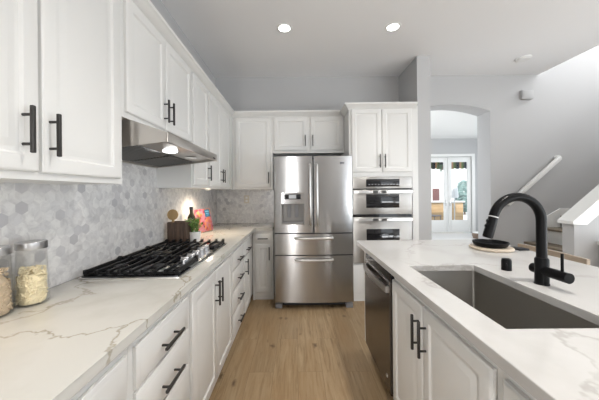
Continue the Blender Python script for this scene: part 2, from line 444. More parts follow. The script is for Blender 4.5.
# back wall with the arched opening
AX0, AX1, ASP, ARISE = 1.70, 2.883, 2.545, 0.10
bw = B().box(XL, AX0, YB, YB + 0.28, 0, ZC).box(AX1, XS, YB, YB + 0.28, 0, ZC + 2.6).box(XS, 6.6, YB, YB + 0.28, 0, ZC + 2.6)
arc = []
half = (AX1 - AX0) / 2; rad = (half * half + ARISE * ARISE) / (2 * ARISE)
for k in range(25):
    t = -1 + 2 * k / 24
    xx = (AX0 + AX1) / 2 + half * t
    arc.append((xx, ASP + ARISE - rad + math.sqrt(rad * rad - (half * t) ** 2)))
for (xa, za), (xb, zb) in zip(arc, arc[1:]):
    bw.prism([(xa, za), (xb, zb), (xb, ZC), (xa, ZC)], 'y', YB, YB + 0.28)
bmesh.ops.remove_doubles(bw.bm, verts=bw.bm.verts, dist=1e-5)
struct(bw.obj('wall_back', 'wall', smooth=False), 'grey back wall with an arched opening to the hall')
struct(B().box(1.535, 1.70, 3.30, YB, 0, ZC).obj('wall_pier', 'wall'), 'grey wall pier standing between oven cabinet and arch')
struct(B().box(6.5, 6.65, -4.8, -3.0, 0, ZC).box(6.5, 6.65, 1.4, 2.66, 0, ZC).box(6.5, 6.65, -3.0, 1.4, 0, 0.4).box(6.5, 6.65, -3.0, 1.4, 2.8, ZC)
       .box(6.5, 6.65, 2.66, YB, 0, 3.5).box(6.5, 6.65, 2.66, YB, 5.3, 5.67).obj('wall_right', 'wall'), 'right living-room wall with a wide opening added to let in light')  # wide opening invented to let in light
struct(B().box(XL, -1.13, -4.75, -4.6, 0, ZC).box(-0.67, 3.2, -4.75, -4.6, 0, ZC).box(6.2, 6.5, -4.75, -4.6, 0, ZC)
       .box(-1.13, -0.67, -4.75, -4.6, 2.6, ZC).box(3.2, 6.2, -4.75, -4.6, 2.75, ZC).box(-1.13, -0.67, -4.75, -4.6, 0, 0.3).box(3.2, 6.2, -4.75, -4.6, 0, 0.45)
       .obj('wall_rear', 'wall'), 'rear wall with unseen openings added for light behind the viewer')  # openings placed and sized for the light they give
# stairwell shell above the ceiling
struct(B().box(XS - 0.12, XS, 2.66, YB, ZC + 0.12, 5.67).box(XS - 0.12, 6.6, 2.54, 2.66, ZC + 0.12, 5.67).obj('wall_stairwell', 'wall'), 'upper walls of the open stairwell')
struct(B().box(XS - 0.12, 6.6, 2.54, YB + 0.28, 5.67, 5.78).obj('ceiling_stairwell', 'ceil'), 'high ceiling of the stairwell', 'ceiling')
# hall shell
DX0, DX1, DH = 4.17, 5.70, 2.48
struct(B().box(1.1, 1.25, YB + 0.28, 4.8, 0, ZC).box(1.1, 1.25, 7.8, 8.7, 0, ZC).box(1.1, 1.25, 4.8, 7.8, 0, 0.7).box(1.1, 1.25, 4.8, 7.8, 2.7, ZC).obj('wall_hall_left', 'wall'), 'left wall of the hall with an opening added for fill light')  # opening cut for the added hall fill
struct(B().box(1.25, DX0, 8.5, 8.65, 0, ZC).box(DX1, 6.5, 8.5, 8.65, 0, ZC).box(DX0, DX1, 8.5, 8.65, DH, ZC).obj('wall_hall_far', 'wall'), 'far hall wall around the french doors')
struct(B().box(6.5, 6.65, YB + 0.28, 4.8, 0, ZC).box(6.5, 6.65, 7.8, 8.65, 0, ZC).box(6.5, 6.65, 4.8, 7.8, 0, 0.7).box(6.5, 6.65, 4.8, 7.8, 2.7, ZC).obj('wall_hall_right', 'wall'), 'right wall of the hall')
struct(B().box(DX0 - 0.09, DX0, 8.475, 8.5, 0, DH + 0.09).box(DX1, DX1 + 0.09, 8.475, 8.5, 0, DH + 0.09).box(DX0, DX1, 8.475, 8.5, DH, DH + 0.09)
       .obj('trim_1', 'trim'), 'white casing around the french doors', 'trim')
struct(B().box(AX1, 2.90 + 3.6, YB - 0.014, YB, 0, 0.11).obj('baseboard_back', 'trim'), 'white baseboard along the stair wall', 'baseboard')

def french_door(n, x0, x1, label, hx):
    d = B()
    st = 0.115
    d.box(x0, x0 + st, 8.53, 8.575, 0.02, DH - 0.01, 0.004).box(x1 - st, x1, 8.53, 8.575, 0.02, DH - 0.01, 0.004)
    d.box(x0 + st, x1 - st, 8.53, 8.575, 0.02, 0.42, 0.004).box(x0 + st, x1 - st, 8.53, 8.575, DH - 0.17, DH - 0.01, 0.004)
    o = struct(d.obj('door_%d' % n, 'trim'), label, 'door')
    B().box(x0 + st, x1 - st, 8.55, 8.556, 0.42, DH - 0.17).obj('pane', 'glass', o)
    B().cyl((hx, 8.53, 0.98), (hx, 8.48, 0.98), 0.012).cyl((hx, 8.485, 0.98), (hx + (0.11 if n == 2 else -0.11), 8.485, 0.98), 0.010).box(hx - 0.02, hx + 0.02, 8.522, 8.53, 0.88, 1.08, 0.003).obj('door_handle', 'steel_light', o)
french_door(1, DX0 + 0.005, 4.925, 'left leaf of the white french doors', 4.925 - 0.055)
french_door(2, 4.945, DX1 - 0.005, 'right leaf of the white french doors', 4.945 + 0.055)

# backsplashes
CT = 0.92   # counter top height
struct(B().box(XL, XL + 0.008, -0.6, YB, CT, 1.412).box(XL, XL + 0.008, 1.325, 2.195, 1.412, 1.58).obj('wall_backsplash_left', 'hex_left'), 'hexagon marble mosaic on the left wall')
struct(B().box(XL + 0.008, -0.30, YB - 0.008, YB, CT, 1.412).obj('wall_backsplash_back', 'hex_back'), 'hexagon marble mosaic on the back wall')

# ------------------------------------------------------------------ cabinets
DOOR = [(0, -0.001), (0, -0.014), (0.004, -0.0185), (0.009, -0.020), (0.052, -0.020), (0.056, -0.0165), (0.060, -0.0125), (0.070, -0.0115), (0.074, -0.0125), (0.094, -0.0185), (0.098, -0.019)]
DRAW = [(0, -0.001), (0, -0.011), (0.004, -0.0135), (0.012, -0.0145), (0.016, -0.0175), (0.022, -0.020)]

def pull(parent, x, z, vert, L=0.165):
    b = B(); h = L / 2; y0 = -0.020; yb = -0.052
    if vert:
        b.box(x - 0.006, x + 0.006, yb - 0.006, yb + 0.006, z - h, z + h, 0.003)
        for s in (-1, 1): b.cyl((x, y0, z + s * h * 0.62), (x, yb, z + s * h * 0.62), 0.0048, 10)
    else:
        b.box(x - h, x + h, yb - 0.006, yb + 0.006, z - 0.006, z + 0.006, 0.003)
        for s in (-1, 1): b.cyl((x + s * h * 0.62, y0, z), (x + s * h * 0.62, yb, z), 0.0048, 10)
    return b.obj('handle', 'handle', parent)

def cabinet(name, label, group, loc, rz, wid, dep, h, fronts, bottom=0.0, toe=None, sides=True, top=True):
    """local frame: x along the run, y=0 face, +y to the wall, z from loc"""
    t = thing(name, label, 'cabinet', loc, rz, group)
    a, e = -wid / 2 + 0.0005, wid / 2 - 0.0005
    c = B().box(a, e, 0, 0.019, bottom, h)                       # face frame
    c.box(a, a + 0.018, 0.019, dep, bottom, h).box(e - 0.018, e, 0.019, dep, bottom, h)
    c.box(a + 0.018, e - 0.018, 0.019, dep, bottom, bottom + 0.018).box(a + 0.018, e - 0.018, dep - 0.010, dep, bottom + 0.018, h)
    if top: c.box(a + 0.018, e - 0.018, 0.019, dep - 0.010, h - 0.018, h)
    c.obj('carcass', 'cab', t)
    if toe is not None:
        B().box(a, e, toe, toe + 0.016, 0.0, bottom).obj('toe_board', 'cab', t)
    for f in fronts:
        kind, x0, x1, z0, z1 = f[:5]
        o = B().rings(x0, x1, z0, z1, DOOR if kind == 'door' else DRAW).obj(kind, 'cab', t)
        if len(f) > 5:
            a5 = f[5:] if not isinstance(f[5], tuple) else f[5]
            pull(o, *a5)
    return t

FX = -0.565                 # face frame plane of the left run
def left_base(y0, y1, fr, label, sides=True):
    yc = (y0 + y1) / 2
    cabinet('base_cabinet', label, 'white base cabinets under the left counter', (FX, yc, 0), PI / 2, y1 - y0, FX - XL - 0.002,
            0.885, [(k, a - yc, b - yc, c, d, *((r[0] - yc,) + tuple(r[1:]) if r else ())) for (k, a, b, c, d, r) in fr], 0.09, 0.025, top=True)
DZ = [(0.69, 0.838), (0.515, 0.678), (0.315, 0.503), (0.105, 0.303)]
def bank(y0, y1, label):
    yc = (y0 + y1) / 2
    left_base(y0, y1, [('drawer', y0 + 0.025, y1 - 0.022, a, b, (yc, (a + b) / 2 - 0.012, False)) for a, b in DZ], label)
left_base(-0.45, 0.50, [('door', -0.42, 0.02, 0.105, 0.838, (-0.02, 0.70, True)), ('door', 0.03, 0.47, 0.105, 0.838, (0.07, 0.70, True))], 'white two-door base cabinet nearest the viewer under the left counter')
left_base(0.50, 0.87, [('drawer', 0.525, 0.848, 0.69, 0.838, (0.69, 0.745, False)), ('door', 0.525, 0.848, 0.105, 0.678, (0.56, 0.58, True))], 'white base cabinet at lower left edge, one drawer over a door')
bank(0.87, 1.34, 'white four-drawer base cabinet beside the near end of the cooktop')
left_base(1.34, 2.22, [('door', 1.365, 1.770, 0.105, 0.838, (1.74, 0.70, True)), ('door', 1.776, 2.20, 0.105, 0.838, (1.806, 0.70, True))], 'white two-door base cabinet directly under the gas cooktop')
bank(2.22, 2.70, 'white four-drawer base cabinet beyond the far end of the cooktop')
left_base(2.70, 3.31, [('drawer', 2.725, 3.04, 0.69, 0.838, (2.88, 0.752, False)), ('door', 2.725, 3.04, 0.105, 0.678, (2.76, 0.585, True))], 'white corner base cabinet with one drawer over a narrow door')
# back base cabinet beside the refrigerator
xc = -0.418
cabinet('base_cabinet', 'narrow white base cabinet between corner and refrigerator', 'white base cabinets under the left counter', (xc, 3.33, 0), 0, 0.236, 0.545, 0.885,
        [('drawer', -0.530 - xc + 0.0, -0.322 - xc, 0.735, 0.838, -0.426 - xc, 0.787, False, 0.13), ('door', -0.530 - xc, -0.322 - xc, 0.105, 0.715, -0.347 - xc, 0.60, True)], 0.055, 0.02)
B().box(-0.562, -0.5365, 3.3305, 3.3495, 0.0, 0.885).obj('corner_filler', 'cab')
struct(bpy.data.objects['corner_filler'], 'white filler strip in the inner corner of the base cabinets', 'trim'); bpy.data.objects['corner_filler'].name = 'trim_2'

# wall cabinets
UX, UZ, UT = -0.878, 1.412, 2.44
def upper(y0, y1, z0, fr, label):
    yc = (y0 + y1) / 2
    cabinet('wall_cabinet', label, 'white wall cabinets on the left wall', (UX, yc, z0), PI / 2, y1 - y0, UX - XL - 0.002, UT - z0,
            [('door', a - yc, b - yc, c - z0, 2.382 - z0, r[0] - yc, r[1] - z0, True, 0.15) for (a, b, c, r) in fr])
upper(0.45, 1.322, UZ, [(0.49, 0.880, 1.437, (0.824, 1.568)), (0.892, 1.29, 1.437, (0.915, 1.568))], 'white two-door wall cabinet closest to the viewer, left of the range hood')
upper(1.322, 2.195, 1.755, [(1.342, 1.742, 1.785, (1.712, 1.90)), (1.750, 2.168, 1.785, (1.782, 1.90))], 'short white two-door wall cabinet above the range hood')
upper(2.195, 2.605, UZ, [(2.218, 2.582, 1.437, (2.552, 1.558))], 'white single-door wall cabinet just past the range hood')
upper(2.605, 3.46, UZ, [(2.625, 3.008, 1.437, (2.978, 1.558)), (3.016, 3.40, 1.437, (3.05, 1.558))], 'white two-door wall cabinet nearest the room corner')
BY = 3.57
def back_upper(x0, x1, z0, fr, label):
    c = (x0 + x1) / 2
    cabinet('wall_cabinet', label, 'white wall cabinets on the back wall', (c, BY, z0), 0, x1 - x0, YB - BY - 0.002, UT - z0,
            [('door', a - c, b - c, d - z0, 2.382 - z0, r[0] - c, r[1] - z0, True, 0.15) for (a, b, d, r) in fr])
back_upper(-0.86, -0.318, UZ, [(-0.822, -0.345, 1.437, (-0.372, 1.565))], 'white single-door wall cabinet left of the refrigerator')
back_upper(-0.318, 0.655, 1.90, [(-0.296, 0.155, 1.935, (0.128, 2.06)), (0.200, 0.632, 1.935, (0.228, 2.06))], 'short white two-door wall cabinet above the refrigerator')
B().box(-0.877, -0.861, 3.4605, 3.5895, UZ, UT).obj('trim_3', 'cab')
struct(bpy.data.objects['trim_3'], 'white filler strip in the corner of the wall cabinets', 'trim')

CR = [(0.0005, 2.388), (0.008, 2.388), (0.009, 2.398), (0.018, 2.403), (0.042, 2.436), (0.048, 2.440), (0.055, 2.445), (0.055, 2.465), (0.0005, 2.465)]
struct(B().sweep([(UX, 0.42), (UX, BY), (0.598, BY)], CR).obj('trim_4', 'cab'), 'white crown moulding along the tops of the wall cabinets', 'trim')

# tall oven cabinet
OY = 3.25; OX0, OX1 = 0.66, 1.492; oc = (OX0 + OX1) / 2
t = thing('oven_cabinet', 'tall white cabinet housing the double wall oven', 'cabinet', (oc, OY, 0))
a, e = OX0 - oc, OX1 - oc
B().box(a, e, 0, 0.019, 0.06, 0.475).box(a, e, 0, 0.019, 1.549, 2.44).box(a, 0.672 - oc, 0, 0.019, 0.475, 1.549).box(1.442 - oc, e, 0, 0.019, 0.475, 1.549) \
   .box(a, a + 0.018, 0.019, 0.62, 0.06, 2.44).box(e - 0.018, e, 0.019, 0.62, 0.06, 2.44).box(a + 0.018, e - 0.018, 0.60, 0.62, 0.06, 2.44) \
   .box(a + 0.018, e - 0.018, 0.019, 0.60, 0.455, 0.475).box(a + 0.018, e - 0.018, 0.019, 0.60, 1.565, 1.585).box(a + 0.018, e - 0.018, 0.019, 0.60, 2.42, 2.44).obj('carcass', 'cab', t)
B().box(a, e, 0.02, 0.036, 0, 0.06).obj('toe_board', 'cab', t)
B().box(e + 0.0005, 1.534 - oc, 0.04, 0.056, 0.0, 2.44).obj('filler', 'cab', t)
B().rings(0.688 - oc, 1.435 - oc, 0.10, 0.455, DRAW).obj('drawer', 'cab', t)
for x0, x1, hx in ((0.688, 1.058, 1.03), (1.066, 1.435, 1.094)):
    d = B().rings(x0 - oc, x1 - oc, 1.605, 2.385, DOOR).obj('door', 'cab', t); pull(d, hx - oc, 1.74, True)
struct(B().sweep([(OX0, YB - 0.002), (OX0, OY), (OX1, OY)], [(a_, z_ - 0.009) for a_, z_ in CR]).obj('trim_5', 'cab'), 'white crown moulding on the tall oven cabinet', 'trim')

# ------------------------------------------------------------------ countertops
tag(B().prism([(XL + 0.009, -0.5), (-0.527, -0.5), (-0.527, 3.30), (-0.300, 3.30), (-0.300, YB - 0.009), (XL + 0.009, YB - 0.009)], 'z', 0.8855, CT, 0.004)
    .obj('countertop', 'quartz'), 'long white veined quartz countertop along the left wall', 'countertop')
# island top with sink cut-out
IX0, IX1, IY0, IY1 = 0.541, 1.712, -0.25, 2.387
SX0, SX1, SY0, SY1 = 0.666, 1.053, 0.836, 1.562
def slab_with_hole(o0, o1, h0, h1, z0, z1):
    b = B(); vs = {}
    def V(x, y, z):
        k = (x, y, z)
        if k not in vs: vs[k] = b.bm.verts.new(k)
        return vs[k]
    O = [(o0[0], o0[1]), (o1[0], o0[1]), (o1[0], o1[1]), (o0[0], o1[1])]
    H = [(h0[0], h0[1]), (h1[0], h0[1]), (h1[0], h1[1]), (h0[0], h1[1])]
    for z in (z0, z1):
        for i in range(4):
            j = (i + 1) % 4
            b.bm.faces.new([V(*O[i], z), V(*O[j], z), V(*H[j], z), V(*H[i], z)])
    for L in (O, H):
        for i in range(4):
            j = (i + 1) % 4
            b.bm.faces.new([V(*L[i], z0), V(*L[j], z0), V(*L[j], z1), V(*L[i], z1)])
    es = [ed for ed in b.bm.edges if abs(ed.verts[0].co.z - z1) < 1e-6 and abs(ed.verts[1].co.z - z1) < 1e-6 and
          not ((abs(ed.verts[0].co.x - ed.verts[1].co.x) > 1e-6) and (abs(ed.verts[0].co.y - ed.verts[1].co.y) > 1e-6))]
    bmesh.ops.bevel(b.bm, geom=es, offset=0.003, segments=2, affect='EDGES', profile=0.5)
    return b
tag(slab_with_hole((IX0, IY0), (IX1, IY1), (SX0, SY0), (SX1, SY1), 0.8855, CT).obj('countertop', 'quartz_island', smooth=False), 'white veined quartz island top with a cut-out for the sink', 'countertop')

# undermount sink
t = thing('sink', 'rectangular stainless steel undermount sink in the island', 'sink', ((SX0 + SX1) / 2, (SY0 + SY1) / 2, 0.645))
hx, hy = (SX1 - SX0) / 2 + 0.004, (SY1 - SY0) / 2 + 0.004
b = B(); prof = [(-0.02, 0.239), (0.0, 0.239), (0.0, 0.02), (0.006, 0.006), (0.02, 0.0)]
prev = None
for ins, zz in prof:
    rc = 0.012; r = []
    for cx_, cy_, a0 in ((-1, -1, PI), (1, -1, 1.5 * PI), (1, 1, 0.0), (-1, 1, 0.5 * PI)):
        for q_ in range(5):
            a_ = a0 + 0.5 * PI * q_ / 4
            r.append(b.bm.verts.new((cx_ * (hx - ins - rc) + rc * math.cos(a_), cy_ * (hy - ins - rc) + rc * math.sin(a_), zz)))
    if prev:
        for i in range(20): b.bm.faces.new((prev[i], prev[(i + 1) % 20], r[(i + 1) % 20], r[i]))
    prev = r
b.bm.faces.new(prev)
o = b.obj('basin', 'steel_sink', t)
sm = o.modifiers.new('thickness', 'SOLIDIFY'); sm.thickness = 0.0015; sm.offset = -1
B().lathe([(0.0, 0.0005), (0.03, 0.0005), (0.036, 0.004), (0.044, 0.003), (0.045, 0.0)], (0.0, 0.08, 0.001), 24).obj('drain', 'steel_light', t)

# ------------------------------------------------------------------ island cabinets (faces look towards -X)
GX = 0.59
def island(y0, y1, fr, label, top=True):
    yc = (y0 + y1) / 2
    cabinet('island_cabinet', label, 'white island cabinets facing the aisle', (GX, yc, 0), -PI / 2, y1 - y0, 0.58, 0.885,
            [('door', -(b_ - yc), -(a_ - yc), c_, d_, *((-(r[0] - yc),) + tuple(r[1:]) if r else ())) for (a_, b_, c_, d_, r) in fr], 0.10, 0.075, top=top)
island(0.755, 1.590, [(0.775, 1.196, 0.112, 0.832, (1.166, 0.70, True)), (1.203, 1.580, 0.112, 0.832, (1.233, 0.70, True))], 'white two-door cabinet under the island sink', top=False)
island(0.25, 0.755, [(0.275, 0.735, 0.112, 0.832, (0.315, 0.70, True))], 'white single-door island cabinet nearest the viewer, right of the sink cabinet')
island(-0.20, 0.25, [(-0.18, 0.23, 0.112, 0.832, (0.19, 0.70, True))], 'white single-door island cabinet at the near end of the island')
t = thing('kitchen_island', 'white panelled back and far end of the kitchen island', 'island', (1.35, 1.0, 0))
B().box(-0.1785, -0.16, -1.2, 1.20, 0, 0.885).obj('back_panel', 'cab', t)
B().prism([(-0.785, 0.12), (-0.70, 0.12), (-0.70, 0.0), (-0.18, 0.0), (-0.18, 0.885), (-0.785, 0.885)], 'y', 1.175, 1.20).obj('end_panel', 'cab', t)

# dishwasher
DY0, DY1 = 1.594, 2.172; dc = (DY0 + DY1) / 2; dw = (DY1 - DY0) / 2 - 0.003
t = thing('dishwasher', 'dark stainless dishwasher built into the island end', 'dishwasher', (0.59, dc, 0), -PI / 2)
B().box(-dw, dw, 0.0, 0.57, 0.10, 0.875).obj('body', 'darkplastic', t)
dp = [(-0.028, 0.115)]
poly = [(-0.001, 0.112), (-0.022, 0.112), (-0.026, 0.116)] + [(-0.026 - 0.004 * math.sin(PI * k / 8), 0.116 + (0.80 - 0.116) * k / 8) for k in range(1, 8)] + [(-0.026, 0.80), (-0.020, 0.806), (-0.001, 0.806)]
B().prism(poly, 'x', -dw, dw).obj('door', 'steel_dark', t)
B().prism([(-0.001, 0.808), (-0.022, 0.808), (-0.022, 0.858), (-0.010, 0.872), (-0.001, 0.872)], 'x', -dw, dw).obj('control_strip', 'blackglass', t)
hb = B()
pts = [(-dw + 0.02 + (2 * dw - 0.04) * k / 16, -0.034 - 0.014 * math.sin(PI * k / 16) ** 0.7) for k in range(17)]
for (xa, ya), (xb, yb_) in zip(pts, pts[1:]):
    hb.prism([(xa, ya), (xb, yb_), (xb, yb_ - 0.012), (xa, ya - 0.012)], 'z', 0.738, 0.778)
bmesh.ops.remove_doubles(hb.bm, verts=hb.bm.verts, dist=1e-5)
hb.box(-dw + 0.015, -dw + 0.035, -0.046, -0.025, 0.738, 0.778).box(dw - 0.035, dw - 0.015, -0.046, -0.025, 0.738, 0.778)
hb.obj('handle', 'steel_light', t)
B().cyl((dw - 0.06, -0.0265, 0.20), (dw - 0.06, -0.030, 0.20), 0.012, 20).obj('badge', 'steel_light', t)
B().box(-dw, dw, 0.07, 0.085, 0.0, 0.10).obj('toe_board', 'darkplastic', t)

# ------------------------------------------------------------------ refrigerator
fx = 0.198; FW = 0.462
t = thing('refrigerator', 'stainless french-door refrigerator with ice dispenser and two bottom drawers', 'refrigerator', (fx, 3.05, 0))
B().box(-FW + 0.004, FW - 0.004, 0.075, 0.80, 0.06, 1.755, 0.005).obj('body', 'greyplastic', t)
B().box(-FW + 0.02, FW - 0.02, 0.10, 0.35, 1.7555, 1.785, 0.004).obj('hinge_cover', 'darkplastic', t)
def bow(x):  # front curvature over the full width
    return -0.022 * (1 - (x / FW) ** 2)
def front_panel(x0, x1, z0, z1, hole=None, n=14):
    b = B()
    xs = [x0 + (x1 - x0) * k / n for k in range(n + 1)]
    if hole: xs = sorted(set([round(x, 5) for x in xs if not (hole[0] - 0.012 < x < hole[0] + 0.012 or hole[1] - 0.012 < x < hole[1] + 0.012)] + [hole[0], hole[1]]))
    zs = [z0, z1] if not hole else [z0, hole[2], hole[3], z1]
    def edge(x):  # rounded vertical edges
        d = min(x - x0, x1 - x); return 0.012 * max(0, 1 - d / 0.014) ** 2
    V = {}
    def v(x, z, f):
        k = (round(x, 5), round(z, 5), f)
        if k not in V: V[k] = b.bm.verts.new((x, (bow(x) + edge(x)) if f else 0.068, z))
        return V[k]
    ex = [x0, x0 + 0.004, x0 + 0.009] + [x for x in xs if x0 + 0.012 < x < x1 - 0.012] + [x1 - 0.009, x1 - 0.004, x1]
    for xa, xb in zip(ex, ex[1:]):
        for za, zb in zip(zs, zs[1:]):
            if hole and xa >= hole[0] - 1e-4 and xb <= hole[1] + 1e-4 and za >= hole[2] - 1e-4 and zb <= hole[3] + 1e-4: continue
            b.bm.faces.new((v(xa, za, 1), v(xb, za, 1), v(xb, zb, 1), v(xa, zb, 1)))
        b.bm.faces.new((v(xa, z0, 1), v(xa, z0, 0), v(xb, z0, 0), v(xb, z0, 1)))
        b.bm.faces.new((v(xa, z1, 1), v(xb, z1, 1), v(xb, z1, 0), v(xa, z1, 0)))
    for x in (x0, x1):
        b.bm.faces.new([v(x, z, 1) for z in zs] + [v(x, z1, 0), v(x, z0, 0)])
    return b
hole = (-0.372, -0.108, 0.99, 1.362)
dl = front_panel(-FW, -0.004, 0.893, 1.782, hole).obj('door', 'steel', t)
dr = front_panel(0.004, FW, 0.893, 1.782).obj('door', 'steel', t)
d1 = front_panel(-FW, FW, 0.640, 0.880, n=20).obj('drawer', 'steel', t)
d2 = front_panel(-FW, FW, 0.085, 0.628, n=20).obj('drawer', 'steel', t)
for d, x in ((dl, -0.040), (dr, 0.040)):
    y = bow(x)
    b = B().tube([(x, y - 0.002, 0.985), (x, y - 0.035, 0.995)] + [(x, y - 0.045 - 0.012 * math.sin(PI * k / 8), 1.02 + 0.63 * k / 8) for k in range(9)] + [(x, y - 0.035, 1.675), (x, y - 0.002, 1.685)], 0.0125, 12)
    b.obj('handle', 'steel_light', d)
for d, z in ((d1, 0.835), (d2, 0.585)):
    L = 0.215
    pts = [(-L, bow(L) - 0.002, z), (-L, bow(L) - 0.03, z)] + [(-L + 2 * L * k / 10, bow(-L + 2 * L * k / 10) - 0.042 - 0.006 * math.sin(PI * k / 10), z) for k in range(1, 10)] + [(L, bow(L) - 0.03, z), (L, bow(L) - 0.002, z)]
    B().tube(pts, 0.0135, 12).obj('handle', 'steel_light', d)
# dispenser
yh = bow(-0.24)
dd = B()
dd.box(hole[0], hole[1], yh + 0.005, yh + 0.03, 1.232, 1.362)                           # control face
disp = dd.obj('dispenser', 'steel', dl); dd = B()
dd.box(hole[0], hole[0] + 0.010, yh + 0.002, yh + 0.09, 0.99, 1.232).box(hole[1] - 0.010, hole[1], yh + 0.002, yh + 0.09, 0.99, 1.232)
dd.box(hole[0], hole[1], yh + 0.085, yh + 0.09, 0.99, 1.232).box(hole[0], hole[1], yh + 0.002, yh + 0.09, 0.99, 1.012)
dd.obj('recess', 'recess', dl)
B().box(-0.335, -0.148, yh + 0.001, yh + 0.0048, 1.285, 1.342, 0.001).obj('display', 'blackglass', dl)
B().box(-0.285, -0.200, yh - 0.0005, yh + 0.0008, 1.293, 1.335).obj('screen', 'greyscreen', dl)
for x in (-0.285, -0.195):
    B().box(x - 0.02, x + 0.02, yh + 0.055, yh + 0.07, 1.07, 1.215, 0.004).obj('paddle', 'greyplastic', dl)
B().box(hole[0] + 0.012, hole[1] - 0.012, yh + 0.004, yh + 0.08, 1.0125, 1.018).obj('drip_tray', 'greyplastic', dl)
yb_ = bow(0.325)
B().cyl((0.325, yb_ + 0.004, 1.70), (0.325, yb_ - 0.003, 1.70), 0.016, 24).cyl((0.352, yb_ + 0.008, 1.70), (0.352, yb_ - 0.001, 1.70), 0.012, 20).obj('badge', 'greyplastic', dr)
for x0, x1 in ((-FW + 0.004, -FW + 0.085), (FW - 0.085, FW - 0.004)):
    B().box(x0, x1, 0.03, 0.20, 0.0, 0.058, 0.006).obj('foot', 'greyplastic', t)
B().box(-FW + 0.09, FW - 0.09, 0.08, 0.10, 0.02, 0.06).obj('kick_grille', 'darkplastic', t)

# ------------------------------------------------------------------ double wall oven
t = thing('double_oven', 'stainless double wall oven with black control display', 'oven', (1.057, OY, 0.478))
W = 0.364; q = -0.478
B().box(-W + 0.012, W - 0.012, 0.02, 0.56, 0.003, 1.062).obj('body', 'darkplastic', t)
B().box(-W - 0.006, W + 0.006, -0.012, -0.001, 0.006, 1.400 + q, 0.003).obj('trim_frame', 'blackglass', t)
cp = B().box(-W - 0.006, W + 0.006, -0.030, -0.001, 1.402 + q, 1.546 + q, 0.004).obj('control_panel', 'steel_oven', t)
B().box(-0.198, 0.212, -0.033, -0.0305, 1.425 + q, 1.517 + q, 0.001).obj('display', 'blackglass', cp)
kp = B()
for i in range(10):
    kp.box(-0.17 + i * 0.038, -0.148 + i * 0.038, -0.0338, -0.0332, 1.448 + q, 1.458 + q)
kp.obj('keypad', 'greyplastic', cp)
for z0, z1, w0, w1 in ((1.085, 1.388, 1.165, 1.332), (0.488, 1.050, 0.62, 0.905)):
    d = B().box(-W, W, -0.036, -0.0125, z0 + q, z1 + q, 0.005).obj('door', 'steel_oven', t)
    B().box(-0.20, 0.205, -0.039, -0.0365, w0 + q, w1 + q, 0.001).obj('window', 'blackglass', d)
    zc = z1 + q - 0.028
    hb = B()
    pts = [(-W + 0.012 + (2 * W - 0.024) * k / 14, -0.052 - 0.022 * math.sin(PI * k / 14) ** 0.6) for k in range(15)]
    for (xa, ya), (xb, yb2) in zip(pts, pts[1:]):
        hb.prism([(xa, ya), (xb, yb2), (xb, yb2 - 0.014), (xa, ya - 0.014)], 'z', zc - 0.014, zc + 0.014)
    bmesh.ops.remove_doubles(hb.bm, verts=hb.bm.verts, dist=1e-5)
    hb.box(-W + 0.008, -W + 0.03, -0.064, -0.034, zc - 0.014, zc + 0.014).box(W - 0.03, W - 0.008, -0.064, -0.034, zc - 0.014, zc + 0.014)
    hb.obj('handle', 'steel_light', d)

# ------------------------------------------------------------------ range hood
HY0, HY1 = 1.358, 2.192; hc = (HY0 + HY1) / 2
t = thing('range_hood', 'stainless under-cabinet range hood above the cooktop', 'range hood', (XL, hc, 1.56))
def hz(z): return z - 1.56
hw = (HY1 - HY0) / 2
XF = -0.665 - XL      # front of the hood, measured from the wall
XCF = -0.878 - XL
b = B().prism([(0.012, hz(1.7545)), (XCF, hz(1.7545)), (XCF + 0.012, hz(1.748)), (XF - 0.006, hz(1.682)), (XF - 0.006, hz(1.632)), (XF - 0.02, hz(1.632)), (XF - 0.02, hz(1.672)), (0.03, hz(1.70)), (0.03, hz(1.575)), (0.012, hz(1.575))], 'y', -hw + 0.003, hw - 0.003)
b.prism([(0.012, hz(1.7545)), (XCF, hz(1.7545)), (XF - 0.006, hz(1.682)), (XF - 0.006, hz(1.632)), (0.012, hz(1.575))], 'y', -hw, -hw + 0.0028)
b.prism([(0.012, hz(1.7545)), (XCF, hz(1.7545)), (XF - 0.006, hz(1.682)), (XF - 0.006, hz(1.632)), (0.012, hz(1.575))], 'y', hw - 0.0028, hw)
b.obj('canopy', 'steel_hood', t)
B().box(XF - 0.0055, XF + 0.004, -hw, hw, hz(1.628), hz(1.684), 0.003).obj('front_lip', 'steel_hood', t)
def und(x): return hz(1.578 + (1.636 - 1.578) * (x - 0.03) / (XF - 0.05))   # underside height at x
b = B().prism([(0.031, und(0.03) + 0.010), (XF - 0.021, und(XF - 0.02) + 0.010), (XF - 0.021, und(XF - 0.02) + 0.014), (0.031, und(0.03) + 0.014)], 'y', -hw + 0.004, hw - 0.004)
b.obj('underside', 'steel_hood', t)
for s in (-1, 1):
    f = B(); ya = 0.012 if s > 0 else -hw + 0.03; yb2 = hw - 0.03 if s > 0 else -0.012
    for k in range(12):
        xa = 0.06 + k * 0.0215
        f.prism([(xa, und(xa) + 0.002), (xa + 0.014, und(xa + 0.014) + 0.002), (xa + 0.014, und(xa + 0.014) + 0.009), (xa, und(xa) + 0.009)], 'y', ya, yb2)
    f.prism([(0.05, und(0.05) + 0.004), (0.325, und(0.325) + 0.004), (0.325, und(0.325) + 0.0095), (0.05, und(0.05) + 0.0095)], 'y', ya, yb2)
    f.obj('grease_filter', 'filter', t)
    lx = XF - 0.125
    B().lathe([(0.0, 0.0), (0.036, 0.0), (0.041, 0.003), (0.043, 0.008), (0.0, 0.008)], (lx, s * 0.16 + 0.03, und(lx) - 0.001), 28).obj('lamp', 'hoodlamp' if s < 0 else 'whiteplastic', t)
B().box(XF - 0.008, XF + 0.0065, hw - 0.10, hw - 0.05, hz(1.640), hz(1.650), 0.001).obj('switch', 'darkplastic', t)

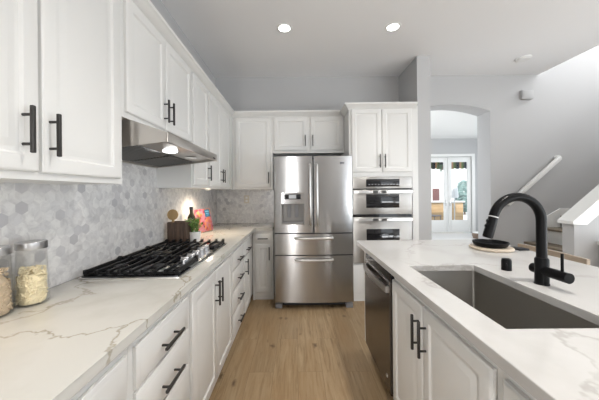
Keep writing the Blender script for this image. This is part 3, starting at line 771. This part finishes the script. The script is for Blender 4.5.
# ------------------------------------------------------------------ gas cooktop
KY0, KY1 = 1.357, 2.275; KX0, KX1 = -1.136, -0.607
kc = ((KX0 + KX1) / 2, (KY0 + KY1) / 2)
t = thing('cooktop', 'black and steel five-burner gas cooktop set in the left counter', 'cooktop', (kc[0], kc[1], CT))
hx, hy = (KX1 - KX0) / 2, (KY1 - KY0) / 2
B().box(-hx, hx, -hy, hy, 0.0, 0.008, 0.003).obj('rim', 'steel_light', t)
B().box(-hx + 0.010, hx - 0.010, -hy + 0.008, hy - 0.008, 0.0081, 0.014, 0.003).obj('glass_top', 'blackglass', t)
B().box(hx - 0.115, hx - 0.006, -0.29, 0.20, 0.0141, 0.017, 0.001).obj('control_plate', 'steel_light', t)
for x, y, r in ((-0.13, -0.32, 0.036), (0.09, -0.33, 0.045), (-0.07, 0.0, 0.058), (-0.13, 0.32, 0.045), (0.09, 0.33, 0.036)):
    bn = B().lathe([(0.0, 0.0), (r + 0.012, 0.0), (r + 0.010, 0.008), (r, 0.014), (0.0, 0.014)], (x, y, 0.0141), 28).obj('burner', 'steel_light', t)
    B().lathe([(0.0, 0.0), (r * 0.92, 0.0), (r * 0.95, 0.005), (r * 0.8, 0.010), (0.0, 0.011)], (x, y, 0.0282), 28).obj('burner_cap', 'iron', bn)
for k in range(5):
    y = -0.255 + 0.088 * k
    kb = B().lathe([(0.0, 0.0), (0.033, 0.0), (0.033, 0.004), (0.027, 0.007), (0.0255, 0.034), (0.022, 0.038), (0.0, 0.038)], (hx - 0.060, y, 0.0171), 24)
    kb.box(hx - 0.083, hx - 0.037, y - 0.005, y + 0.005, 0.048, 0.064, 0.002)
    kb.obj('knob', 'lidsteel', t)
def grate(y0, y1, x0, x1, n):
    b = B(); zt = 0.042
    for k in range(n):
        x = x0 + (x1 - x0) * k / (n - 1)
        b.box(x - 0.0075, x + 0.0075, y0, y1, zt - 0.015, zt, 0.003, 1)
        b.box(x - 0.0085, x + 0.0085, y0 - 0.004, y0 + 0.020, zt - 0.020, zt + 0.002, 0.003, 1)
        b.prism([(y1, zt - 0.018), (y1 - 0.030, zt - 0.012), (y1 - 0.030, zt), (y1 - 0.010, zt + 0.009), (y1 + 0.003, zt + 0.009)], 'x', x - 0.0085, x + 0.0085)
    for yy in (y0 + 0.012, y1 - 0.012):
        b.box(x0 - 0.008, x1 + 0.008, yy - 0.007, yy + 0.007, zt - 0.024, zt - 0.013, 0.002, 1)
    for x in (x0, x1):
        b.box(x - 0.009, x + 0.009, y0, y1, zt - 0.022, zt - 0.004, 0.002, 1)
        for yy in (y0 + 0.012, y1 - 0.012):
            b.box(x - 0.009, x + 0.009, yy - 0.010, yy + 0.010, 0.0141, zt - 0.013, 0.002, 1)
    return b.obj('grate', 'iron', t)
grate(-hy + 0.016, -0.160, -hx + 0.022, hx - 0.024, 9)
grate(-0.150, 0.150, -hx + 0.022, hx - 0.135, 7)
grate(0.160, hy - 0.020, -hx + 0.022, hx - 0.024, 9)

# ------------------------------------------------------------------ faucet and soap cap
t = thing('faucet', 'matte black gooseneck pull-down faucet behind the island sink', 'faucet', (1.149, 1.23, CT))
B().lathe([(0.0, 0.0), (0.029, 0.0), (0.029, 0.006), (0.027, 0.008), (0.027, 0.118), (0.022, 0.126), (0.0, 0.126)], seg=28).obj('base', 'black', t)
pts = [(0, 0, 0.12), (0, 0, 0.20), (0, 0, 0.26)]
rad = 0.113
for k in range(0, 23):
    th = math.radians(168) * k / 22
    pts.append((-rad + rad * math.cos(th), 0.0, 0.297 + rad * math.sin(th)))
B().tube(pts, 0.0205, 18).obj('neck', 'black', t)
th = math.radians(168); ex, ez = -rad + rad * math.cos(th), 0.297 + rad * math.sin(th)
tx, tz = -math.sin(math.radians(17)), -math.cos(math.radians(17))
def al(s): return (ex + tx * s, 0, ez + tz * s)
B().cyl(al(0.0), al(0.005), 0.0195, 20).obj('collar_ring', 'hose', t)
hd = B().tube([al(0.005), al(0.03), al(0.07), al(0.100), al(0.105)], [0.0195, 0.0205, 0.0215, 0.0215, 0.017], 18).obj('spray_head', 'black', t)
b = B()
for s in (0.028, 0.052):
    c = Vector(al(s)); nrm = Vector((-tz, 0, tx)) * 1.0
    if nrm.x > 0: nrm = -nrm
    b.cyl(c + nrm * 0.017, c + nrm * 0.025, 0.007, 12)
b.obj('button', 'black', hd)
B().cyl((0, 0.045, 0.066), (0, -0.125, 0.066), 0.0225, 24).obj('valve_body', 'black', t)
B().cyl((0, -0.095, 0.086), (0, -0.095, 0.165), 0.0055, 12).obj('lever', 'black', t)
tag(B().lathe([(0.0, 0.0), (0.024, 0.0), (0.024, 0.052), (0.021, 0.062), (0.014, 0.065), (0.0, 0.065)], seg=24).box(-0.020, -0.014, -0.026, -0.018, 0.028, 0.040, 0.001).obj('air_gap_cap', 'black', loc=(1.163, 1.455, CT)),
    'small black round-topped air gap cap left of the faucet', 'air gap')

# ------------------------------------------------------------------ things on the island
tag(B().lathe([(0.0, 0.0), (0.132, 0.0), (0.140, 0.005), (0.140, 0.015), (0.135, 0.020), (0.0, 0.020)], seg=48).obj('serving_board', 'boardwood', loc=(1.470, 1.985, CT)),
    'round pale wooden board on the island under a black plate', 'serving board')
tag(B().lathe([(0.0, 0.004), (0.085, 0.004), (0.088, 0.0), (0.096, 0.0), (0.108, 0.010), (0.116, 0.030), (0.1165, 0.034), (0.112, 0.035), (0.110, 0.032), (0.102, 0.014), (0.092, 0.008), (0.0, 0.008)], seg=48)
    .obj('plate', 'black', loc=(1.473, 1.995, CT + 0.0202)), 'black rimmed plate sitting on the round wooden board', 'plate')
nb = B().box(-0.042, 0.042, -0.06, 0.06, 0.0, 0.007, 0.003).box(-0.040, 0.040, -0.058, 0.010, 0.0072, 0.013, 0.003)
tag(nb.obj('napkin', 'napkin', loc=(1.660, 1.975, CT), rot=(0, 0, 0.1)), 'folded charcoal cloth napkin on the island edge beside the board', 'napkin')

# counter stool behind the island: only its wooden back rail shows
t = thing('counter_stool', 'light wooden counter stool whose back rail shows past the island edge', 'stool', (1.68, 1.96, 0))
B().box(-0.20, 0.19, -0.22, 0.22, 0.62, 0.655, 0.012).obj('seat', 'stoolwood', t)
for x, y in ((-0.17, -0.19), (-0.17, 0.19)):
    B().tube([(x - 0.02, y * 1.08, 0.0), (x, y, 0.62)], [0.014, 0.019], 12).obj('leg', 'stoolwood', t)
for y in (-0.22, 0.22):
    B().tube([(0.20, y * 1.05, 0.0), (0.165, y, 0.50), (0.175, y, 0.66), (0.20, y * 1.08, 0.85)], [0.014, 0.019, 0.018, 0.014], 12).obj('leg', 'stoolwood', t)
B().box(-0.16, 0.16, -0.19, -0.165, 0.24, 0.27, 0.005).box(-0.16, 0.16, 0.165, 0.19, 0.24, 0.27, 0.005).obj('stretcher', 'stoolwood', t)
rb = B()
rp = [(0.195 + 0.018 * (1 - (2 * k / 10 - 1) ** 2), -0.265 + 0.53 * k / 10) for k in range(11)]
for (xa, ya), (xb, yb2) in zip(rp, rp[1:]):
    rb.prism([(xa, ya), (xb, yb2), (xb + 0.022, yb2), (xa + 0.022, ya)], 'z', 0.845, 0.910)
bmesh.ops.remove_doubles(rb.bm, verts=rb.bm.verts, dist=1e-5)
rb.obj('back_rail', 'stoolwood', t)

# ------------------------------------------------------------------ things on the left counter
def jar(label, x, y, content, cm, clab, hfill):
    t = thing('glass_jar', label, 'jar', (x, y, CT), 0, 'ribbed glass jars on the left counter')
    prof = [(0.0, 0.0), (0.049, 0.0), (0.054, 0.004)]
    nr = 22
    for k in range(nr * 2 + 1):
        z = 0.010 + 0.205 * k / (nr * 2)
        r = 0.0552 - 0.0085 * max(0, (z - 0.03) / 0.185) ** 1.2
        if z > 0.05: r += 0.0016 * (1 if k % 2 else -1)
        prof.append((r, z))
    prof += [(0.0445, 0.222), (0.0425, 0.222), (0.0445, 0.213), (0.0512, 0.05), (0.0520, 0.010), (0.047, 0.005), (0.0, 0.005)]
    B().lathe(prof, seg=40).obj('body', 'jarglass', t)
    B().lathe([(0.0, 0.2255), (0.044, 0.2255), (0.0485, 0.2225), (0.0492, 0.224), (0.0492, 0.249), (0.047, 0.2525), (0.041, 0.2525), (0.039, 0.250), (0.0, 0.250)], seg=40).obj('lid', 'lidsteel', t)
    b = B().lathe([(0.0, 0.0062), (0.040, 0.0062), (0.042, 0.02), (0.040, hfill * 0.7), (0.024, hfill * 0.84), (0.0, hfill * 0.86)], seg=20)
    rg = random.Random(int(x * 1000))
    for i in range(340):
        z = 0.014 + (hfill - 0.014) * rg.random()
        rmax = 0.0440 - 0.006 * max(0, (z - 0.03) / 0.185)
        r = rmax * (0.72 + 0.28 * math.sqrt(rg.random())) if z < hfill * 0.8 else rmax * math.sqrt(rg.random())
        a = 2 * PI * rg.random()
        c = Vector((r * math.cos(a), r * math.sin(a), z))
        d = Vector((rg.uniform(-1, 1), rg.uniform(-1, 1), rg.uniform(-0.8, 0.8))).normalized()
        rad_ = Vector((c.x, c.y, 0)).normalized()
        d = (d - rad_ * d.dot(rad_) * 0.8).normalized()
        sd_ = d.cross(Vector((0.3, 0.2, 1))).normalized()
        L = 0.009 if content == 'shell' else 0.007
        b.tube([c - d * L + sd_ * 0.003, c - d * L * 0.3 - sd_ * 0.002, c + d * L * 0.4 - sd_ * 0.002, c + d * L + sd_ * 0.003], [0.002, 0.0042, 0.0042, 0.002], 6)
    tag(b.obj('pasta', cm, loc=(x, y, CT)), clab, 'pasta', None, 'stuff')
jar('ribbed glass jar of pale pasta with steel lid, nearer the cooktop', -1.083, 1.07, 'shell', 'pasta', 'pale yellow pasta pieces filling half of the glass jar', 0.145)
jar('ribbed glass jar of brown dry goods cut by the left picture edge', -1.108, 0.955, 'bits', 'grain', 'brown dry goods filling the glass jar at the left picture edge', 0.17)

# dark wooden box with a round wooden paddle
t = thing('wooden_box', 'dark slatted wooden utensil box beyond the cooktop', 'box', (-1.047, 2.36, CT))
sb = B()
for k in range(5):
    x0 = -0.088 + k * 0.0354
    sb.box(x0, x0 + 0.0345, -0.065, -0.053, 0, 0.190, 0.0015).box(x0, x0 + 0.0345, 0.053, 0.065, 0, 0.190, 0.0015)
for k in range(3):
    y0 = -0.0525 + k * 0.0353
    sb.box(-0.088, -0.076, y0, y0 + 0.0345, 0, 0.190, 0.0015).box(0.0765, 0.0885, y0, y0 + 0.0345, 0, 0.190, 0.0015)
sb.obj('slats', 'darkwood', t)
B().box(-0.075, 0.0755, -0.052, 0.052, 0.0, 0.010).obj('bottom', 'darkwood', t)
pd = B()
pd.cyl((0, -0.006, 0.242), (0, 0.006, 0.242), 0.048, 32).box(-0.009, 0.013, -0.005, 0.005, 0.0, 0.20, 0.002)
tag(pd.obj('wooden_paddle', 'paddlewood', loc=(-1.112, 2.355, CT + 0.0104)), 'round-headed wooden paddle standing in the dark wooden box', 'utensil')

# potted herb
t = thing('potted_herb', 'bushy green herb in a small white pot beyond the cooktop', 'plant', (-0.928, 2.39, CT))
B().lathe([(0.0, 0.0), (0.040, 0.0), (0.044, 0.004), (0.054, 0.092), (0.053, 0.096), (0.049, 0.094), (0.046, 0.080), (0.0, 0.080)], seg=32).obj('pot', 'pot', t)
B().lathe([(0.0, 0.086), (0.046, 0.0822), (0.0, 0.0805)], seg=24).obj('soil', 'soil', t)
rg = random.Random(3); st = B(); fo = [B(), B()]
for i in range(46):
    a = 2 * PI * rg.random(); sp = 0.078 * math.sqrt(rg.random()); hh = 0.105 + 0.085 * rg.random() * (1 - sp / 0.16)
    if i % 7 == 0: sp *= 0.4
    p0 = Vector((0.02 * math.cos(a), 0.02 * math.sin(a), 0.082)); p2 = Vector((sp * math.cos(a), sp * math.sin(a), 0.062 + hh))
    p1 = (p0 + p2) / 2 + Vector((0, 0, 0.02))
    st.tube([p0, p1, p2], 0.0012, 5)
    for j in range(7):
        tt = 0.35 + 0.65 * j / 6
        c = p0.lerp(p1, tt * 2) if tt < 0.5 else p1.lerp(p2, tt * 2 - 1)
        d = Vector((rg.uniform(-1, 1), rg.uniform(-1, 1), rg.uniform(-0.3, 0.7))).normalized()
        s = d.cross(Vector((0, 0, 1))).normalized(); L = rg.uniform(0.016, 0.027); wd = L * 0.30
        up = s.cross(d).normalized()
        bmx = fo[(i + j) % 3 == 0].bm
        A = bmx.verts.new(c); Q1 = bmx.verts.new(c + d * L * 0.45 + s * wd + up * 0.002); Q2 = bmx.verts.new(c + d * L * 0.45 - s * wd + up * 0.002); E = bmx.verts.new(c + d * L - up * 0.003); Mv = bmx.verts.new(c + d * L * 0.5 - up * 0.002)
        bmx.faces.new((A, Q1, Mv)); bmx.faces.new((A, Mv, Q2)); bmx.faces.new((Q1, E, Mv)); bmx.faces.new((Mv, E, Q2))
st.obj('stem', 'leaf', t, smooth=False)
fo[0].obj('foliage', 'leaf', t, smooth=False); fo[1].obj('foliage', 'leaf2', t, smooth=False)

# bottle
t = thing('oil_bottle', 'dark olive glass oil bottle behind the potted herb', 'bottle', (-1.092, 2.72, CT))
B().lathe([(0.0, 0.0), (0.035, 0.0), (0.038, 0.005), (0.038, 0.190), (0.035, 0.205), (0.019, 0.232), (0.0165, 0.245), (0.0165, 0.275), (0.0, 0.275)], seg=28).obj('body', 'bottle', t)
B().lathe([(0.0, 0.2752), (0.0185, 0.2752), (0.0185, 0.300), (0.017, 0.303), (0.0, 0.303)], seg=24).obj('cap', 'darkplastic', t)
B().lathe([(0.0383, 0.06), (0.0388, 0.06), (0.0388, 0.165), (0.0383, 0.165)], seg=28).obj('paper_label', 'label', t)

# cookbook, standing slightly opened and turned
t = thing('cookbook', 'cookbook with pink fruit-patterned cover and blue label leaning on the left wall', 'book', (-1.040, 3.00, CT + 0.0053), R(72))
lean = R(-12)
def tilt(o): o.rotation_euler = (lean, 0, 0); return o
cv = tilt(B().box(-0.14, 0.14, -0.004, 0.0, 0.0, 0.262, 0.001).obj('front_cover', 'cover', t))
tilt(B().box(-0.137, 0.137, 0.0004, 0.0200, 0.003, 0.258).obj('pages', 'paper', t))
tilt(B().box(-0.14, 0.14, 0.0204, 0.0240, 0.0, 0.262, 0.001).obj('back_cover', 'cover', t))
B().box(0.035, 0.125, -0.0052, -0.0041, 0.165, 0.252).obj('title_panel', 'blue', cv)
B().box(0.048, 0.112, -0.0058, -0.0053, 0.222, 0.236).box(0.054, 0.106, -0.0058, -0.0053, 0.200, 0.210).box(0.060, 0.100, -0.0058, -0.0053, 0.182, 0.188).obj('title_lettering', 'bluelight', cv)
# outlets, ceiling fixtures
t = thing('wall_outlet', 'almond outlet plate on the back wall mosaic', 'outlet', (-0.735, YB - 0.008, 1.27))
B().box(-0.036, 0.036, -0.006, -0.0003, -0.058, 0.058, 0.002).obj('cover_plate', 'almond', t)
for z in (-0.024, 0.024): B().box(-0.016, 0.016, -0.0085, -0.0062, z - 0.015, z + 0.015, 0.001).obj('socket', 'whiteplastic', t)
def downlight(x, y, label, e=22, nm='downlight_lamp', beam=72):
    t = thing('downlight', label, 'ceiling light', (x, y, ZC), 0, 'recessed ceiling downlights')
    B().lathe([(0.056, -0.001), (0.060, -0.006), (0.080, -0.004), (0.082, -0.0005), (0.056, -0.0005)], seg=40).obj('trim_ring', 'whiteplastic', t)
    B().lathe([(0.0, -0.003), (0.0555, -0.003), (0.0555, -0.0006), (0.0, -0.0006)], seg=40).obj('lens', 'lamp', t)
    d = bpy.data.lights.new(nm, 'SPOT'); d.energy = e; d.spot_size = R(beam); d.spot_blend = 0.7; d.shadow_soft_size = 0.06; d.color = (1.0, 0.96, 0.91)
    o = bpy.data.objects.new(nm, d); C.objects.link(o); o.parent = t; o.location = (0, 0, -0.02)
downlight(-0.107, 2.72, 'lit recessed downlight above the refrigerator, left of the two')
downlight(1.02, 2.72, 'lit recessed downlight above the oven, right of the two')
for dx, dy, dl_, e_, nm_ in ((-0.107, 0.95, 'added unseen downlight over the aisle beside the viewer', 22, 'aisle_fill'), (1.02, 0.95, 'added unseen downlight over the island sink', 98, 'island_fill'),  # four unseen downlights added to brighten the aisle and island
                   (-0.107, -1.2, 'added unseen downlight behind the viewer, aisle side', 45, 'rear_fill'), (1.02, -1.2, 'added unseen downlight behind the viewer, island side', 45, 'rear_fill')):
    downlight(dx, dy, dl_, e_, nm_, 84 if nm_ == 'aisle_fill' else 130)
tag(B().lathe([(0.0, -0.030), (0.060, -0.028), (0.072, -0.018), (0.082, -0.016), (0.084, -0.0005), (0.0, -0.0005)], (0, 0, 0), 36).obj('smoke_detector', 'whiteplastic', loc=(2.95, 3.38, ZC)), 'round white smoke detector on the ceiling near the stairs', 'smoke detector')
tag(B().box(-0.085, 0.085, -0.055, -0.0005, -0.065, 0.065, 0.008).box(-0.070, 0.070, -0.060, -0.0555, -0.052, 0.052, 0.002).obj('door_chime', 'wall', loc=(3.40, YB, 2.765)), 'small pale grey chime box high on the back wall', 'chime')

# puck lights under the wall cabinets
def puck(x, y, label, e):
    t = thing('puck_light', label, 'light', (x, y, UZ), 0, 'puck lights under the wall cabinets')
    B().lathe([(0.030, -0.012), (0.036, -0.010), (0.036, -0.0005), (0.030, -0.0005)], seg=28).obj('housing', 'whiteplastic', t)
    B().lathe([(0.0, -0.009), (0.0295, -0.009), (0.0295, -0.0006), (0.0, -0.0006)], seg=28).obj('lens', 'puck', t)
    d = bpy.data.lights.new('puck_lamp', 'SPOT'); d.energy = e; d.spot_size = R(165); d.spot_blend = 1.0; d.shadow_soft_size = 0.03; d.color = (1.0, 0.83, 0.62)
    o = bpy.data.objects.new('puck_lamp', d); C.objects.link(o); o.parent = t; o.location = (0, 0, -0.02)
puck(-0.96, 2.85, 'lit puck light under the wall cabinet above the cookbook', 17.0)
puck(-0.98, 0.70, 'lit puck light under the nearest wall cabinet above the jars', 3.0)

# ------------------------------------------------------------------ staircase, half wall and handrails
t = thing('staircase', 'staircase with brown wooden treads and white risers rising to the right', 'stairs', (2.87, 3.345, 0))
run, rise = 0.25, 0.203
for k in range(5):
    x = k * run + (0.04 if k == 4 else 0); z = (k + 1) * rise - (0.03 if k == 4 else 0)
    B().box(x - 0.025, x + (run + 0.012 if k < 4 else 2.4), -0.52, 0.52, z - 0.030, z, 0.006).obj('tread', 'treadwood', t)
    B().box(x, x + 0.018, -0.52, 0.52, k * rise, z - 0.0305).obj('riser', 'trim', t)
B().prism([(0.725, 0.812), (1.02, 0.812), (1.02, 0.985), (2.4, 0.985), (2.4, 1.09), (1.02, 1.09), (0.80, 0.965), (0.725, 0.965)], 'y', 0.5205, 0.534).obj('skirt_board', 'trim', t)
HWY0, HWY1 = 2.70, 2.82
sl = 0.84
def capz(x): return 1.045 + (x - 2.86) * sl
struct(B().prism([(2.86, 0), (6.0, 0), (6.0, capz(6.0) - 0.0955), (2.97, capz(2.83) - 0.0185), (2.86, capz(2.83) - 0.014)], 'y', HWY0, HWY1).obj('wall_stair', 'wall', smooth=False), 'grey half wall beside the staircase')
struct(B().prism([(2.83, capz(2.83) + 0.02), (2.83, capz(2.83) - 0.012), (2.97, capz(2.83) - 0.018), (6.0, capz(6.0) - 0.095), (6.0, capz(6.0) + 0.03)], 'y', HWY0 - 0.022, HWY1 + 0.022).obj('trim_6', 'trim', smooth=False), 'white sloping cap on the stair half wall', 'trim')
t = thing('handrail', 'white handrail sloping up the wall behind the staircase', 'handrail', (3.07, YB, 1.16))
p0 = Vector((0, -0.075, 0)); p1 = Vector((0.76, -0.075, 0.67)); dv = (p1 - p0).normalized()
ang = math.atan2(0.67, 0.76); Lh = (p1 - p0).length
hb = B().box(0, Lh, -0.022, 0.022, -0.03, 0.03, 0.008)
B().add(hb, Matrix.Translation(p0) @ Matrix.Rotation(-ang, 4, 'Y')).obox((p1.x + 0.005, -0.040, p1.z + 0.005), (0.045, 0.075, 0.055), (0, -ang, 0), 0.006).obj('rail', 'trim', t)
for f in (0.12, 0.85):
    c = p0.lerp(p1, f)
    B().cyl((c.x, -0.001, c.z - 0.06), (c.x, -0.012, c.z - 0.06), 0.026, 16).tube([(c.x, -0.012, c.z - 0.06), (c.x, -0.06, c.z - 0.06), (c.x, -0.075, c.z - 0.036)], 0.007, 8).obj('bracket', 'trim', t)

# white sideboard at the right picture edge
t = thing('sideboard', 'white panelled sideboard in front of the stair half wall', 'sideboard', (3.10, 2.10, 0), -PI / 2)
B().box(-0.555, 0.585, 0.0, 0.45, 0.06, 0.80).box(-0.53, 0.56, 0.03, 0.42, 0, 0.06).obj('carcass', 'trim', t)
B().box(-0.58, 0.60, -0.03, 0.47, 0.8005, 0.835, 0.006).obj('top', 'trim', t)
for k in range(3):
    x0 = -0.545 + k * 0.378
    d = B().rings(x0, x0 + 0.365, 0.10, 0.77, DOOR).obj('door', 'trim', t)
    B().lathe([(0, 0), (0.008, 0.0), (0.008, 0.01), (0.014, 0.018), (0.0, 0.024)], seg=16).obj('knob', 'steel_light', d, loc=(x0 + 0.33, -0.0205, 0.5), rot=(PI / 2, 0, 0))

# ------------------------------------------------------------------ hall and patio
t = thing('basket', 'small taupe basket with pale cloth on the hall floor', 'basket', (5.20, 7.55, 0))
B().lathe([(0.0, 0.0), (0.10, 0.0), (0.13, 0.10), (0.12, 0.15), (0.11, 0.15), (0.12, 0.10), (0.09, 0.012), (0.0, 0.012)], seg=24).obj('bowl', 'stone', t)
B().lathe([(0.0, 0.19), (0.05, 0.185), (0.09, 0.17), (0.115, 0.152), (0.10, 0.12), (0.0, 0.11)], seg=24).obj('cloth', 'whiteplastic', t)

struct(B().box(-6, 16, 8.65, 20, -0.15, -0.03).obj('ground_patio', 'patio'), 'pale paved patio outside', 'ground')
t = thing('awning', 'striped awning valance above the french doors outside', 'awning', (4.95, 9.6, 2.42))
av = B()
for k in range(16):
    x0 = -1.4 + k * 0.175
    av.prism([(x0, -0.20)] + [(x0 + 0.0875 - 0.0865 * math.cos(PI * j / 6), -0.20 - 0.05 * math.sin(PI * j / 6)) for j in range(1, 6)] + [(x0 + 0.174, -0.20), (x0 + 0.174, 0.05), (x0, 0.05)], 'y', 0, 0.01)
av.obj('valance', 'awning', t)
B().prism([(-0.9495, 0.55), (0.0, 0.05), (0.01, 0.06), (-0.9495, 0.57)], 'x', -1.4, 1.4).obj('canopy', 'awning', t)
tag(B().box(-2, 14, 18.0, 18.3, -0.03, 4.2).obj('garden_wall', 'stucco'), 'white stucco building wall beyond the patio', 'building')
t = thing('patio_bar', 'tan wooden outdoor counter on the patio', 'counter', (5.6, 11.3, -0.03))
B().box(-1.6, 1.4, -0.3, 0.3, 0.0, 0.92).obj('body', 'deckwood', t); B().box(-1.65, 1.45, -0.36, 0.36, 0.9205, 0.97, 0.01).obj('top', 'stucco', t)
def chair(x, y, rz, label):
    t = thing('patio_chair', label, 'chair', (x, y, -0.03), rz)
    B().box(-0.25, 0.25, -0.24, 0.24, 0.42, 0.46, 0.01).obj('seat', 'sling', t)
    B().obox((0, 0.27, 0.70), (0.5, 0.03, 0.5), (R(-12), 0, 0), 0.01).obj('backrest', 'sling', t)
    for a in (-1, 1):
        for c in (-1, 1): B().cyl((a * 0.22, c * 0.21, 0), (a * 0.22, c * 0.21, 0.42), 0.016, 10).obj('leg', 'sling', t)
chair(5.33, 10.3, 0.6, 'grey sling patio chair seen through the left door pane')
t = thing('patio_umbrella', 'closed white patio umbrella by the outdoor counter', 'umbrella', (6.27, 10.4, -0.03))
B().cyl((0, 0, 0.04), (0, 0, 2.2), 0.022, 12).obj('pole', 'steel_light', t)
B().lathe([(0.0, 2.30), (0.04, 2.2), (0.08, 1.8), (0.15, 1.2), (0.13, 1.12), (0.03, 1.15)], seg=10).obj('canopy', 'umb', t)
B().lathe([(0.0, 0.0), (0.22, 0.0), (0.22, 0.05), (0.03, 0.09), (0.0, 0.09)], seg=24).obj('base', 'greyplastic', t)
tag(B().box(-0.22, 0.22, -0.05, 0.05, 0.0, 1.05, 0.02).obj('shutter_panel', 'redbrown', loc=(9.57, 17.9495, 0.5)), 'reddish shutter on the white building wall', 'shutter')
def shrub(x, y, z, r, n, label, mm, seed):
    rg = random.Random(seed); b = B()
    for i in range(n):
        d = Vector((rg.gauss(0, 1), rg.gauss(0, 1), rg.gauss(0, 1))).normalized()
        c = Vector((0, 0, z)) + Vector((d.x * r[0], d.y * r[1], d.z * r[2])) * (0.7 + 0.3 * rg.random())
        s = d.cross(Vector((rg.random(), rg.random(), 1))).normalized(); u = s.cross(d)
        L = 0.12
        vv = [b.bm.verts.new(c + s * L * a + u * L * e_ + d * 0.03 * (a * a)) for a, e_ in ((-1, 0), (0, -0.4), (1, 0), (0, 0.4))]
        b.bm.faces.new(vv)
    t = thing('shrub', label, 'shrub', (x, y, -0.03))
    b.obj('foliage', mm, t, smooth=False)
    B().cyl((0, 0, 0), (0, 0, z), 0.05, 8).obj('trunk', 'stone', t)
shrub(9.95, 15.5, 1.1, (0.55, 0.5, 0.95), 900, 'blue green shrub behind the outdoor counter', 'hedge', 2)
t = thing('hanging_plant', 'trailing green plant hanging under the awning outside', 'plant', (5.17, 9.2, 2.66))
B().cyl((0, 0, 0.0), (0, 0, -0.42), 0.004, 6).obj('cord', 'stone', t)
B().lathe([(0.0, -0.55), (0.07, -0.54), (0.10, -0.42), (0.09, -0.42), (0.0, -0.44)], seg=16).obj('pot', 'stone', t)
rg = random.Random(9); hb = B()
for i in range(26):
    a = 2 * PI * rg.random(); d = Vector((math.cos(a), math.sin(a), 0)); L = rg.uniform(0.12, 0.22); dr = rg.uniform(0.15, 0.45)
    sd_ = Vector((-d.y, d.x, 0)) * 0.018; q0 = Vector((0, 0, -0.43)) + d * 0.05; q1 = q0 + d * L * 0.7 + Vector((0, 0, 0.06)); q2 = q0 + d * L + Vector((0, 0, -dr))
    vv = [hb.bm.verts.new(p) for p in (q0 - sd_ * 0.4, q0 + sd_ * 0.4, q1 + sd_, q2, q1 - sd_)]
    hb.bm.faces.new((vv[0], vv[1], vv[2], vv[4])); hb.bm.faces.new((vv[4], vv[2], vv[3]))
hb.obj('foliage', 'palm', t, smooth=False)
